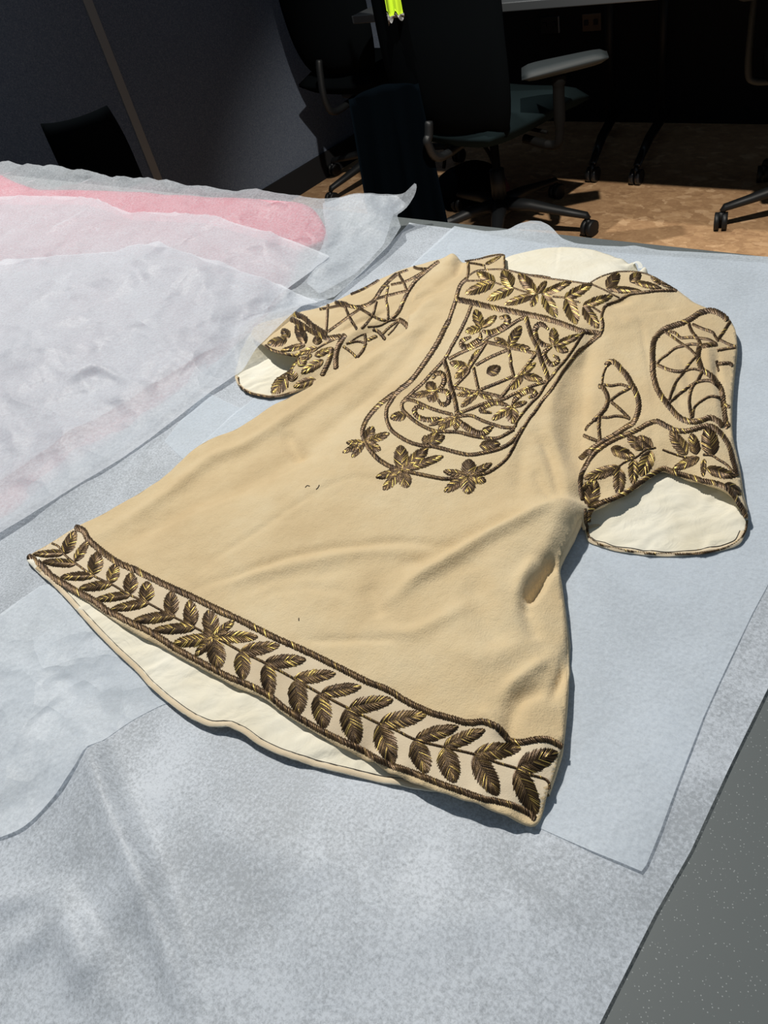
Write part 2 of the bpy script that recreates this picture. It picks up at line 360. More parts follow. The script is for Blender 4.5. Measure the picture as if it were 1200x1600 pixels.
# outlines traced as (px, py, height in mm)
HEM = [(44, 876, 4), (62, 894, 5), (95, 913, 6), (143, 944, 7), (173, 966, 7), (207, 987, 8), (247, 1007, 8), (290, 1031, 8), (330, 1052, 8),
       (370, 1074, 8), (410, 1090, 8), (440, 1112, 8), (490, 1143, 8), (530, 1166, 8), (573, 1185, 8), (600, 1202, 8.5), (635, 1218, 10),
       (677, 1233, 14), (710, 1243, 15), (750, 1256, 15), (790, 1273, 12), (820, 1285, 8), (832, 1290, 6)]
RSIDE = [(839, 1285, 6), (846, 1270, 7), (856, 1240, 9), (866, 1210, 10), (873, 1187, 11), (878, 1165, 12), (884, 1110, 12), (887, 1060, 12), (886, 1010, 12),
         (882, 960, 12), (877, 915, 13), (873, 885, 15), (880, 862, 18), (890, 842, 19), (897, 828, 20), (903, 814, 20), (908, 808, 18)]
CUFF = [(912, 815, 12), (914, 828, 8), (921, 808, 12), (933, 795, 14), (952, 784, 15), (974, 772, 15), (996, 760, 13), (1017, 745, 11), (1033, 736, 10), (1049, 738, 10),
        (1074, 748, 11), (1102, 755, 15), (1127, 763, 17), (1142, 771, 16), (1156, 785, 13), (1165, 800, 10), (1169, 812, 7)]
RSLV = [(1167, 797, 8), (1160, 765, 9), (1154, 724, 10), (1144, 680, 11), (1143, 640, 12), (1145, 605, 12), (1148, 574, 12), (1151, 542, 13), (1149, 516, 14), (1141, 500, 16), (1130, 490, 18),
        (1111, 484, 20), (1086, 473, 22), (1072, 463, 24), (1058, 453, 26)]
NECK = [(1040, 442, 32), (1020, 431, 34), (1006, 425, 35), (990, 423, 35), (972, 423, 35), (960, 425, 35), (940, 432, 36), (923, 442, 37), (890, 439, 37),
        (840, 431, 37), (800, 424, 37), (789, 419, 37), (788, 398, 34)]
LSH = [(780, 396, 33), (765, 398, 33), (748, 403, 33), (728, 407, 32), (711, 401, 31), (700, 402, 30), (686, 407, 29)]
LSL = [(672, 423, 28), (657, 445, 27.5), (646, 465, 27), (640, 485, 27), (637, 500, 27), (637, 512, 26)]
LSIDE = [(627, 522, 25), (603, 535, 23), (577, 550, 21), (550, 566, 19), (533, 578, 18), (493, 594, 16), (483, 606, 14), (427, 633, 11), (397, 653, 10), (363, 673, 9),
         (312, 695, 8), (249, 750, 8), (170, 798, 8), (119, 824, 8), (96, 838, 7), (82, 847, 6), (52, 864, 5), (42, 870, 4)]
OUT = HEM+RSIDE+CUFF+RSLV+NECK+LSH+LSL+LSIDE
def dens(L): 
    q = smooth_line(np.array(L, float), 2, closed=True); return [tuple(p) for p in q]
CT = OUT + [  # interior heights
    (130, 855, 8), (215, 838, 9), (300, 778, 9), (385, 738, 10), (462, 702, 13), (560, 625, 22), (630, 550, 29), (690, 500, 28), (700, 440, 33), (720, 430, 34),
    (150, 900, 10), (230, 930, 12), (330, 990, 13), (430, 1040, 14), (540, 1100, 14), (650, 1150, 15), (760, 1190, 15), (820, 1220, 13), (850, 1190, 13),
    (300, 880, 15), (400, 940, 16), (500, 1000, 17), (620, 1060, 18), (740, 1090, 19), (830, 1110, 17), (860, 1060, 14), (865, 1000, 14),
    (300, 800, 16), (400, 780, 18), (500, 740, 22), (450, 860, 18), (560, 820, 20), (600, 900, 20), (700, 960, 22), (800, 980, 22), (780, 900, 24), (850, 860, 24),
    (700, 860, 20), (760, 800, 22), (850, 780, 24), (600, 720, 25), (700, 730, 24), (800, 700, 26), (850, 640, 27), (650, 640, 29), (740, 620, 30), (780, 560, 32), (700, 560, 31), (850, 560, 31),
    (740, 480, 34), (830, 500, 35), (900, 500, 34), (880, 460, 36), (950, 460, 33), (980, 500, 30), (920, 560, 28), (905, 640, 22), (898, 700, 20), (902, 760, 20),
    (960, 560, 25), (1000, 560, 24), (1020, 600, 23), (1050, 520, 23), (1090, 520, 21), (1120, 560, 18), (1080, 600, 21), (1125, 620, 16), (1060, 680, 19), (1110, 680, 17), (1000, 680, 19), (950, 640, 20),
    (930, 700, 17), (960, 740, 18), (1020, 715, 15), (1080, 725, 15), (1125, 740, 16), (930, 760, 15), (915, 780, 12), (1000, 480, 28), (1050, 470, 25)]
FOLDS = [
    ([(140, 842), (190, 814), (262, 768), (326, 716), (378, 696), (415, 676), (475, 640), (545, 600), (600, 570)], 12.5, 5.8),
    ([(160, 860), (245, 815), (318, 782), (380, 757), (440, 728), (490, 700), (545, 655)], 19, -4.2),
    ([(520, 668), (590, 622), (640, 575), (672, 530), (690, 505)], 15, -4.6), ([(530, 612), (590, 573), (640, 540), (680, 512)], 11, 3.4), ([(726, 420), (716, 445), (690, 462), (668, 462)], 9, -4.0), ([(700, 440), (708, 425), (712, 408)], 11, 3.0),
    ([(446, 668), (455, 690), (468, 712), (495, 714)], 10, -6.0), ([(470, 690), (530, 668), (600, 610)], 16, -2.0),
    ([(289, 908), (347, 871), (413, 831), (472, 794), (560, 758), (640, 790)], 7, -1.3),
    ([(208, 827), (267, 816), (322, 794), (377, 769), (450, 739), (523, 717)], 6, -1.2),
    ([(303, 923), (377, 901), (432, 882), (487, 869), (560, 861), (632, 855), (695, 859), (745, 856)], 8, -3.0),
    ([(330, 925), (390, 905), (470, 888), (560, 874), (650, 872), (700, 880)], 10, 2.6),
    ([(370, 935), (420, 915), (480, 905), (560, 900)], 12, -1.5), ([(390, 950), (430, 930), (500, 925), (570, 940)], 9, -1.0),
    ([(610, 950), (650, 918), (695, 893), (762, 855), (830, 828), (875, 808), (905, 797)], 13, 8.0),
    ([(600, 905), (660, 882), (720, 855), (780, 832), (850, 805)], 15, -3.5),
    ([(880, 835), (860, 868), (845, 900), (800, 930)], 16, 4.0),
    ([(872, 872), (858, 893), (843, 918), (828, 942), (822, 958)], 8, -11.0), ([(822, 950), (830, 985), (845, 1010)], 12, -4.0),
    ([(838, 880), (825, 905), (812, 935), (812, 960)], 9, 4.0),
    ([(578, 915), (590, 945), (600, 978)], 14, -4.0), ([(600, 985), (636, 1000), (695, 978), (745, 950)], 12, 2.5),
    ([(470, 1001), (520, 1006), (570, 1006), (636, 1008)], 7, -2.2), ([(744, 900), (750, 945), (765, 985), (807, 1028)], 20, -4.5),
    ([(700, 1020), (760, 1040), (830, 1010)], 20, 2.5),
    ([(785, 1095), (810, 1072), (835, 1052), (860, 1030)], 10, 4.5), ([(800, 1110), (825, 1092), (850, 1078)], 12, -5.0), ([(862, 1095), (874, 1065), (884, 1030), (886, 1000)], 6, -7.0),
    ([(810, 1095), (800, 1130), (798, 1160), (812, 1195)], 13, -5.0), ([(745, 1120), (768, 1130), (785, 1160)], 12, 3.0), ([(845, 1150), (850, 1190)], 13, 2.5),
    ([(935, 545), (915, 590), (900, 640), (893, 690), (897, 730), (904, 785)], 15, -6.5), ([(918, 600), (912, 660), (909, 720), (912, 770)], 7, -2.5),
    ([(880, 590), (868, 640), (862, 690), (880, 745)], 12, 3.5), ([(905, 575), (885, 620), (868, 665)], 9, -2.0),
    ([(845, 690), (858, 720), (868, 755), (878, 800)], 8, -5.0), ([(835, 745), (850, 775), (870, 800)], 8, -3.0), ([(820, 700), (815, 745), (812, 790)], 12, -3.0),
    ([(948, 500), (965, 494), (985, 488)], 11, -5.5), ([(948, 520), (970, 530), (1000, 512)], 10, 1.5), ([(925, 530), (920, 560), (905, 600)], 9, -3.0),
    ([(641, 512), (652, 490), (668, 476), (690, 470), (708, 474)], 10, -5.5), ([(650, 520), (660, 500), (680, 490), (700, 492)], 10, 2.5), ([(668, 425), (668, 450), (690, 470)], 7, -2.0),
    ([(700, 440), (712, 425), (716, 410)], 12, 2.0), ([(724, 412), (722, 430), (712, 460)], 6, -3.0),
    ([(1000, 515), (1008, 560), (1018, 610), (1024, 655)], 3.5, -1.4), ([(1060, 495), (1030, 500), (1000, 510)], 3, -1.0),
    ([(1122, 555), (1120, 580), (1124, 610), (1129, 640), (1133, 680)], 4, -4.0), ([(1105, 545), (1106, 575), (1112, 600)], 7, 3.0),
    ([(1040, 560), (1065, 575), (1075, 620), (1060, 650)], 6, -1.5), ([(1055, 600), (1062, 650)], 5, -1.8), ([(985, 700), (983, 720)], 4, -1.4), ([(1018, 672), (1022, 700), (1030, 730)], 4, -1.2),
    ([(985, 680), (1000, 668), (1010, 660)], 5, 1.2), ([(960, 745), (975, 730), (990, 735)], 5, -1.0)]
soft = lambda X, Y: .0011*fbm(X*30, Y*30, 3, 3)+.0006*fbm(X*75, Y*75, 8, 2)
FRONT = Field([p for p in dens(OUT)]+CT, FOLDS, extra=soft)
front_xy = px_outline(OUT, 4)
# left sleeve (its cuff under the overlapping tissue)
SL_TOP = [(424, 616, 5), (430, 600, 8), (440, 589, 11), (453, 579, 16), (461, 570, 20), (467, 560, 23), (453, 556, 25), (435, 551, 25), (422, 545, 23), (412, 540, 21), (400, 531, 18), (392, 524, 14),
          (396, 512, 13), (412, 503, 14), (435, 497, 15), (455, 491, 16), (475, 486, 17), (498, 481, 17), (523, 471, 17), (548, 459, 18), (570, 448, 19), (592, 437, 20), (620, 425, 23), (647, 416, 26), (668, 410, 28), (686, 405, 30),
          (700, 402, 30), (704, 425, 26), (700, 450, 22), (690, 480, 20), (680, 505, 18), (665, 530, 15), (640, 545, 13), (600, 562, 11), (560, 580, 8), (520, 600, 5), (493, 604, 5), (477, 606, 5), (460, 612, 5), (443, 617, 4)]
SL_CT = SL_TOP+[(470, 520, 22), (500, 500, 20), (540, 485, 21), (590, 465, 23), (640, 440, 26), (450, 575, 16), (480, 560, 22), (520, 530, 22), (560, 515, 22), (600, 500, 23), (630, 502, 24), (560, 555, 12), (510, 580, 12), (600, 535, 15), (640, 520, 19), (520, 510, 19)]
SL_FOLDS = [([(530, 550), (560, 530), (590, 518), (632, 503)], 9, 4.5), ([(520, 532), (545, 520), (575, 508), (612, 497)], 5, -4.5), ([(455, 545), (470, 530), (495, 520)], 5, -1.5),
            ([(575, 470), (590, 480), (600, 495)], 8, -1.5), ([(530, 480), (560, 470), (590, 460)], 9, 1.5), ([(520, 500), (545, 492), (570, 495)], 7, -1.5), ([(430, 530), (450, 540), (470, 545)], 5, 1.0)]
LSLEEVE = Field(SL_CT, SL_FOLDS, extra=soft)
# back layer of the garment: inside of the back hem, cuffs and neck (lining up)
def wrin(X, Y):
    u, v = X*.85-Y*.5, X*.5+Y*.85      # creases run across the hem
    k_ = np.clip((.66-Y)/.08, .06, 1); return k_*.0024*(fbm(u*110+1.5*fbm(X*40, Y*40, 2, 2), v*28, 5, 3)+.1)+k_*.0022*np.maximum(0, crumple(X, Y, .03, 15))
BH = [(44, 878, 4), (62, 897, 4), (80, 912, 4), (100, 932, 4), (133, 969, 4), (157, 995, 4), (187, 1025, 4), (213, 1049, 4), (233, 1072, 4), (260, 1095, 5), (293, 1119, 6), (327, 1135, 6), (353, 1135, 8), (377, 1144, 8),
      (400, 1161, 7), (433, 1178, 6), (460, 1188, 5), (500, 1199, 4), (550, 1212, 3), (600, 1223, 3), (650, 1232, 3), (680, 1237, 3), (700, 1230, 3), (750, 1240, 3), (800, 1262, 3), (830, 1283, 3)]
BR = [(852, 1245, 3), (870, 1195, 3), (880, 1150, 3), (886, 1100, 3), (890, 1045, 3), (891, 1013, 3), (888, 976, 3), (879, 920, 3), (870, 885, 3), (874, 868, 3), (893, 845, 3), (909, 822, 3)]
BC = [(914, 830, 3), (918, 844, 3), (926, 849, 3), (936, 852, 3), (961, 860, 3), (996, 865, 3), (1024, 868, 3), (1055, 868, 3), (1099, 864, 3), (1130, 859, 3), (1155, 849, 4), (1165, 832, 5), (1169, 814, 6)]
BS = [(1164, 790, 6), (1152, 735, 5), (1138, 690, 5), (1137, 640, 5), (1141, 590, 5), (1143, 550, 6), (1138, 512, 8), (1110, 498, 10), (1070, 482, 12), (1045, 468, 14), (1030, 445, 18),
      (1013, 426, 20), (1000, 420, 20), (985, 411, 20), (965, 403, 20), (945, 396, 20), (925, 390, 21), (900, 387, 21), (880, 386, 21), (850, 388, 22), (820, 394, 23), (800, 399, 24), (788, 404, 25), (770, 412, 26), (735, 420, 20), (710, 425, 12)]
BL = [(690, 470, 5), (670, 520, 4), (620, 540, 3), (560, 580, 3), (500, 605, 3), (430, 645, 3), (370, 678, 3), (315, 702, 3), (252, 756, 3), (174, 804, 3), (120, 830, 3), (75, 858, 3), (46, 874, 3)]
BO = BH+BR+BC+BS+BL
BACK = Field(dens(BO)+[(830, 415, 29), (880, 410, 30), (930, 415, 30), (970, 420, 28), (1000, 432, 26), (860, 445, 28), (920, 455, 27), (790, 435, 27), (840, 470, 20), (900, 490, 16), (850, 540, 6), (700, 600, 4), (900, 600, 4), (1000, 650, 4), (1000, 760, 4), (1080, 700, 4), (1040, 800, 3), (1090, 820, 3), (1000, 830, 3),
     (1020, 560, 6), (980, 500, 10), (740, 480, 8), (600, 800, 3), (500, 900, 3), (300, 850, 3), (700, 1000, 3), (600, 1100, 3), (700, 1150, 3), (400, 1090, 4), (300, 1070, 4), (350, 1100, 5), (440, 1140, 4), (200, 1000, 4), (800, 1150, 3)],
     [([(874, 388), (872, 410), (870, 440)], 1.6, -.8), ([(878, 388), (876, 410), (874, 440)], 1.6, .7)], extra=wrin)
def cloth(name, fld, outline, step, mats, thick, label=None, band=None):
    V, F, n = grid_patch(outline, step, fld.z)
    # underside: offset copy joined round the rim, lining or wool below
    N = fld.normal(V); V2 = V-N*thick; nv = len(V); V2[:, 2] = np.maximum(V2[:, 2], TZ+.0020)
    Fr = F[:, ::-1]+nv
    e = {}
    for t in F:
        for a, b in ((t[0], t[1]), (t[1], t[2]), (t[2], t[0])): e[(a, b)] = 1
    rim = [(a, b) for a, b in e if (b, a) not in e]
    R = np.array([[a, a+nv, b+nv] for a, b in rim]+[[a, b+nv, b] for a, b in rim])
    Vs = [V, V2]; Fs = [F, Fr, R]; mi = [0]*len(F)+[1]*len(F)+[0]*len(R)
    V = np.vstack(Vs); F = np.vstack(Fs)
    o = from_np(name, V, F, mats, tunic)
    if len(o.data.polygons) == len(mi): o.data.polygons.foreach_set('material_index', mi)
    if band is not None:   # pale wool ground between the two border cords
        P = V[F[:, 0], :2]; m = np.array(mi)
        for bp in band: m[(m == 0) & inside(P, bp)] = 2
        if len(o.data.polygons) == len(m): o.data.polygons.foreach_set('material_index', m)
    o.data.update(); return tag(o, label)
def line_xy(*Ls, n=4):
    q = smooth_line(np.array(sum(Ls, []), float), n); return at(q[:, 0], q[:, 1], TZ+q[:, 2]/1000)
UPPER = (crop(30, 810, 6, (530, 90), (600, 110), (650, 200), (740, 280), (830, 350), (920, 410), (1050, 470))
         + crop(180, 870, 6, (150, 100), (200, 130), (400, 230), (550, 300), (750, 390), (950, 490), (1100, 560))
         + crop(280, 940, 6, (330, 70), (520, 150), (700, 240), (900, 340), (1060, 410), (1160, 455))
         + crop(440, 1000, 6, (300, 140), (400, 190), (600, 290), (800, 390), (1000, 470), (1150, 565))
         + crop(560, 1060, 6, (560, 270), (700, 330), (850, 370), (1000, 415), (1060, 412))
         + crop(700, 1100, 6, (220, 182), (290, 166), (350, 170), (450, 210), (520, 280), (580, 345), (700, 360), (830, 335), (950, 340), (1070, 400)))
LOWER = (crop(30, 810, 6, (90, 360), (200, 430), (290, 530), (400, 600), (550, 690), (700, 770), (830, 870))
         + crop(180, 870, 6, (0, 540), (150, 620), (300, 690), (450, 780), (550, 850))
         + crop(280, 940, 6, (50, 485), (150, 540), (300, 620), (450, 700), (600, 760), (750, 830), (870, 900))
         + crop(440, 1000, 6, (0, 620), (150, 720), (300, 810), (450, 890), (600, 960), (750, 1030), (900, 1120))
         + crop(560, 1060, 6, (200, 770), (350, 830), (500, 880), (650, 940), (800, 1000), (1000, 1070), (1200, 1140))
         + crop(700, 1100, 6, (400, 900), (600, 950), (750, 1020), (820, 1080)))
def hit_line(fld, pts, n=3):
    q = smooth_line(np.array(pts, float), n); return fld.hit(q[:, 0], q[:, 1])[:, :2]
band_poly = np.vstack([hit_line(FRONT, UPPER), hit_line(FRONT, LOWER)[::-1]])
cloth('front_panel', FRONT, front_xy, .0028, [m_wool, m_lining, m_bandwool], .0022, band=[band_poly])
cloth('sleeve', LSLEEVE, px_outline(SL_TOP, 4), .0028, [m_wool, m_lining], .0020)
cloth('back_panel', BACK, px_outline(BO, 4), .0026, [m_lining, m_wool], .0014, label='cream cotton lining inside the back of the tunic')
SLB = [(371, 572, 4), (367, 588, 4), (372, 601, 4), (384, 611, 4), (402, 617, 4), (424, 620, 4), (448, 616, 4), (480, 605, 3), (500, 580, 3), (480, 545, 3), (440, 520, 4), (400, 518, 5), (380, 540, 6), (374, 558, 5)]
SLBK = Field(dens(SLB)+[(430, 570, 4), (400, 590, 3)], extra=wrin)
cloth('sleeve_lining', SLBK, px_outline(SLB, 4), .0026, [m_lining, m_wool], .0014, label='cream cotton lining inside the left cuff')
# side walls of the body: strips of wool from the front edge down to the back layer
def wall(name, L, zlow=.0035):
    q = smooth_line(np.array(L, float), 4); xy = at(q[:, 0], q[:, 1], TZ+q[:, 2]/1000); h = FRONT.z(xy[:, 0], xy[:, 1])-TZ
    t = np.gradient(xy, axis=0); t /= np.linalg.norm(t, axis=1)[:, None]; out = np.stack([t[:, 1], -t[:, 0]], -1)
    V = []; 
    for s_, o_ in ((0, -.0010), (.08, 0.0002), (.35, .0010), (.65, .0008), (.88, -.0002), (1.0, -.003)):
        V.append(np.column_stack([xy+out*o_, TZ+h-(np.maximum(h-zlow, .0005))*s_]))
    n = len(xy); V = np.vstack(V); F = [[k*n+i, (k+1)*n+i, (k+1)*n+i+1, k*n+i+1] for k in range(5) for i in range(n-1)]
    from_np(name, V, F, m_wool, tunic)
wall('side_edge', RSIDE[2:]); wall('side_edge', LSIDE[:-1]); wall('side_edge', RSLV[:-1])

# ------------------------------------------------------------------ embroidery
RNG = np.random.default_rng(7)
class Strands:
    def __init__(s): s.P = []; s.h = []; s.tone = []; s.F = []; s.n = 0
    def grid(s, P, h, tone):
        """P (a,b,2) px grid, h (a,b) mm, tone (a,b)"""
        a, b = P.shape[:2]; i = s.n+np.arange(a*b).reshape(a, b)
        s.F.append(np.stack([i[:-1, :-1], i[:-1, 1:], i[1:, 1:], i[1:, :-1]], -1).reshape(-1, 4))
        s.P.append(P.reshape(-1, 2)); s.h.append(h.ravel()); s.tone.append(np.broadcast_to(tone, (a, b)).ravel()); s.n += a*b
    def strand(s, C, half, h0, rise, tone):
        """C (k,2) centre line px, half-width px, base height h0 (k,), rise mm"""
        t = np.gradient(C, axis=0); t /= np.linalg.norm(t, axis=1)[:, None]+1e-9; nn = np.stack([-t[:, 1], t[:, 0]], -1)
        hw = half*np.ones(len(C)); hw[0] *= .6; hw[-1] *= .55; r = rise*np.ones(len(C)); r[0] *= .5; r[-1] *= .2
        P = np.stack([C-nn*hw[:, None], C-nn*hw[:, None]*.35, C+nn*hw[:, None]*.35, C+nn*hw[:, None]]); H = np.stack([h0-.15, h0+r, h0+r, h0-.15]); s.grid(P, H, np.array([.05, tone, tone, .05])[:, None])  # side verts get a dark tone: crevice shade painted between strands
    def build(s, name, fld, parent, label=None):
        P = np.vstack(s.P); X = fld.hit(P[:, 0], P[:, 1]); N = fld.normal(X); X = X+N*(np.concatenate(s.h)[:, None]/1000)
        F = np.vstack(s.F)
        # orient faces upward
        a, b, c = X[F[:, 0]], X[F[:, 1]], X[F[:, 2]]; up = np.cross(b-a, c-a)[:, 2] < 0; F[up] = F[up][:, ::-1]
        if np.isscalar(parent): parent = tunic
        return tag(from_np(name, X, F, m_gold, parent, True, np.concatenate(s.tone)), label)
def rtone(gold): 
    x = RNG.random()
    return float(np.clip(RNG.normal(.38, .16)+(.22+.40*RNG.random() if x < gold else 0), .05, 1))
def leaf(fld, b, t, w, name='leaf', parent=None, gold=.25, prof=.85):
    b, t = np.array(b, float), np.array(t, float); L = np.linalg.norm(t-b); u = (t-b)/L; n = np.array([-u[1], u[0]]); w = w*.5; S_ = Strands()
    def wd(s): return w*1.08*np.sin(np.pi*np.clip(s, 0, 1)**prof)**.55
    # padded underlay
    ss = np.linspace(0.01, .985, 12); q = np.linspace(-1, 1, 7)
    P = b+(ss[:, None, None]*L)*u+(q[None, :, None]*(wd(ss)[:, None, None]*.93))*n
    pad = min(.8, .05*w*2+.2); H = .05+pad*(1-q[None, :]**2)*np.minimum(1, wd(ss)/w+.1)[:, None]*.9; S_.grid(P, H, .12)
    N = max(6, int(L/2.8)); sl = min(.34, .75*w/L+.06)
    for side in (-1, 1):
        for i in range(N):
            tr_ = (i+.5*(side > 0))/N*(1-sl*.45); te = min(tr_+sl*(.9+.2*RNG.random()), .995); s = np.linspace(0, 1, 4)
            we = wd(te)*(1+.08*RNG.normal()); tt = tr_+(te-tr_)*s**1.15; lat = np.minimum(we*s, wd(tt)*1.05+.3)*side
            C = b+tt[:, None]*L*u+lat[:, None]*n
            h = .08+pad*np.clip(1-(lat/(w+.01))**2, 0, 1)*np.minimum(1, wd(tt)/w+.15)
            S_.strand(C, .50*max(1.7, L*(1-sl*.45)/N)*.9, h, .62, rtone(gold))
    return S_.build(name, fld, parent if parent is not None else tunic)
def cord(fld, pts, w, name='border_cord', gold=.07, slant=.95, taper=False, parent=None, rise=None, n=5):
    L = smooth_line(np.array(pts, float), n) if len(pts) > 2 else np.array(pts, float)
    gold *= .45; w = w*(1.18 if w > 6 else 1.05); step = 3.3 if w > 8 else (2.6 if w > 5 else 2.0); L = resample(L, step); t = np.gradient(L, axis=0); t /= np.linalg.norm(t, axis=1)[:, None]+1e-9; nn = np.stack([-t[:, 1], t[:, 0]], -1)
    m = len(L); ws = np.full(m, w*.5)
    if taper: ws = ws*np.clip(.35+1.3*np.minimum(np.arange(m)/m*3, (m-1-np.arange(m))/m*1.8+.1), .3, 1)
    q = np.linspace(-1, 1, 5); rise = rise if rise else min(1.1, .13*w+.2)
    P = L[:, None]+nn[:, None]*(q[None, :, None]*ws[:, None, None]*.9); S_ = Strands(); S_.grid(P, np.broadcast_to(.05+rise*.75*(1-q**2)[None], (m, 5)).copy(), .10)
    k = slant*w/step
    for i in range(-1, m):
        s = np.linspace(0, 1, 4); pos = np.clip(i+k*(s-.5)+.3*RNG.normal()*.5, 0, m-1); lat = (2*s-1); i0 = np.minimum(pos.astype(int), m-2); f = (pos-i0)[:, None]
        c = L[i0]*(1-f)+L[i0+1]*f; nv = nn[i0]*(1-f)+nn[i0+1]*f; wv = (ws[i0]*(1-f[:, 0])+ws[i0+1]*f[:, 0])*(1+.05*RNG.normal())
        C = c+nv*(lat*wv)[:, None]
        if np.linalg.norm(C[-1]-C[0]) < .5: continue
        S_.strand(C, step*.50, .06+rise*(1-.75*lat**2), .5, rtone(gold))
    return S_.build(name, fld, parent if parent is not None else tunic)
FR, LS = FRONT, LSLEEVE
def leaves(fld, ox, oy, s, L, gold=.25, **kw):
    for bx_, by, tx, ty, w in L: leaf(fld, (ox+bx_/s, oy+by/s), (ox+tx/s, oy+ty/s), w/s, gold=gold, **kw)
def cords(fld, ox, oy, s, L, **kw):
    for w, *pts in L: cord(fld, crop(ox, oy, s, *pts), w/s, **kw)
def flower(fld, ox, oy, s, c, pet, gold=.35, name='flower', heart=True):
    """petals are sub-parts of the flower"""
    C = (ox+c[0]/s, oy+c[1]/s); P0 = fld.hit(np.array([C[0]]), np.array([C[1]]))[0]
    S_ = Strands(); 
    for k_ in range(9):
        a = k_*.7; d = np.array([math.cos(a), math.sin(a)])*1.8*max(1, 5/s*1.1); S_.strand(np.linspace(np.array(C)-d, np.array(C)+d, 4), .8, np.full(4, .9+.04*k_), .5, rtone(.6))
    f = S_.build(name, fld, tunic)
    for p in pet:
        tx, ty, w = p[:3]; b = p[3:] if len(p) > 3 else c
        leaf(fld, (ox+b[0]/s, oy+b[1]/s), (ox+tx/s, oy+ty/s), w/s, name='petal', parent=f, gold=gold, prof=1.05)
# hem
leaves(FR, 30, 810, 6, [(420, 335, 530, 115, 115), (420, 325, 128, 338, 75), (520, 405, 650, 208, 85), (535, 425, 215, 408, 85), (690, 530, 742, 310, 140), (700, 535, 385, 552, 85), (850, 610, 912, 420, 115), (870, 615, 560, 658, 90), (1040, 712, 1050, 505, 135), (1045, 712, 708, 765, 85)])
leaves(FR, 180, 870, 6, [(290, 425, 300, 228, 142), (320, 428, -45, 495, 92), (525, 555, 525, 320, 142), (565, 548, 162, 602, 102), (715, 665, 700, 402, 138), (755, 660, 352, 690, 100)])
flower(FR, 280, 940, 6, (322, 335), [(272, 78, 155), (518, 178, 78), (742, 332, 108), (372, 635, 170), (148, 512, 85), (-62, 395, 115)])
leaves(FR, 280, 940, 6, [(575, 470, 945, 408, 122), (585, 465, 600, 738, 152), (805, 575, 1192, 545, 128), (815, 585, 862, 892, 142)])
leaves(FR, 440, 1000, 6, [(110, 368, 512, 315, 122), (140, 372, 165, 702, 175), (370, 502, 750, 436, 122), (350, 505, 405, 830, 180), (635, 635, 1050, 560, 145), (610, 640, 715, 980, 190)])
leaves(FR, 560, 1060, 6, [(200, 425, 640, 338, 155), (190, 430, 330, 802, 195), (535, 572, 942, 450, 130), (525, 580, 645, 892, 185), (800, 640, 1192, 480, 130), (800, 650, 905, 982, 195)])
leaves(FR, 700, 1100, 6, [(245, 465, 688, 415, 155), (245, 480, 470, 862, 195), (650, 605, 1032, 450, 195), (640, 610, 835, 1040, 195)])
cord(FR, crop(30, 810, 6, (310, 235), (370, 265), (430, 345), (540, 430), (700, 540), (870, 620), (1040, 720), (1170, 775))+crop(180, 870, 6, (300, 430), (540, 560), (740, 660), (920, 755)), 3.2, 'stem_cord', gold=.25)
cord(FR, crop(280, 940, 6, (320, 335), (420, 378), (575, 465), (810, 578))+crop(440, 1000, 6, (125, 368), (355, 500), (625, 640), (915, 785))+crop(560, 1060, 6, (340, 480), (535, 575), (800, 645))+crop(700, 1100, 6, (245, 472), (445, 545), (645, 605), (780, 665), (900, 700), (945, 740), (950, 800)), 4, 'stem_cord', gold=.3)
cord(FR, UPPER, 8.6, rise=1.3, n=4); cord(FR, LOWER, 8.6, rise=1.3, n=4)
# neck band
cords(FR, 700, 390, 7.5, [(18, (205, 135), (350, 115), (480, 82), (600, 62), (655, 68)), (20, (658, 68), (662, 140), (660, 225)), (32, (235, 145), (240, 240), (225, 335)), (24, (245, 158), (330, 168), (430, 190)),
    (17, (245, 305), (330, 252), (440, 238), (600, 232), (700, 242), (820, 270), (950, 297), (1080, 308), (1200, 330)), (14, (430, 195), (435, 235)), (18, (230, 368), (380, 366), (440, 378)), (18, (540, 385), (620, 410)), (18, (760, 445), (880, 490), (1040, 520)),
    (55, (100, 585), (280, 620), (420, 655), (570, 690), (750, 725), (900, 755), (1050, 785), (1200, 820))])
leaves(FR, 700, 390, 7.5, [(440, 175, 625, 75, 42), (555, 385, 335, 265, 118), (545, 385, 200, 518, 125), (745, 445, 640, 238, 155), (770, 450, 455, 592, 115)], gold=.75)
flower(FR, 700, 390, 7.5, (1040, 520), [(825, 280, 130), (660, 645, 95), (1155, 368, 80), (975, 672, 85)], gold=.5)
leaves(FR, 820, 400, 5, [(130, 300, 368, 200, 62), (140, 300, 250, 480, 92), (310, 335, 532, 215, 78), (325, 325, 405, 535, 105), (455, 390, 688, 310, 68), (455, 395, 578, 565, 88)], gold=.6)
cords(FR, 820, 400, 5, [(11, (0, 145), (150, 172), (300, 190), (450, 212), (520, 222), (620, 265), (680, 298), (735, 325)), (13, (220, 318), (310, 325)), (14, (380, 355), (430, 362)), (14, (510, 388), (595, 442)),
    (9, (515, 207), (600, 160), (700, 130), (760, 122), (850, 123), (930, 135), (1000, 162), (1100, 217), (1190, 270)), (24, (1180, 270), (1050, 270), (930, 285), (820, 300), (740, 345), (640, 385), (610, 430), (600, 480), (610, 530), (603, 590), (580, 625)),
    (24, (590, 615), (500, 690), (420, 740), (360, 820), (300, 900)), (34, (-10, 450), (100, 475), (250, 515), (370, 560), (460, 590), (580, 602))])
leaves(FR, 820, 400, 5, [(640, 250, 738, 135, 95), (635, 252, 915, 278, 55), (825, 205, 905, 130, 85), (850, 200, 1070, 255, 48), (1065, 218, 985, 165, 42), (1060, 215, 1155, 250, 25)], gold=.3)
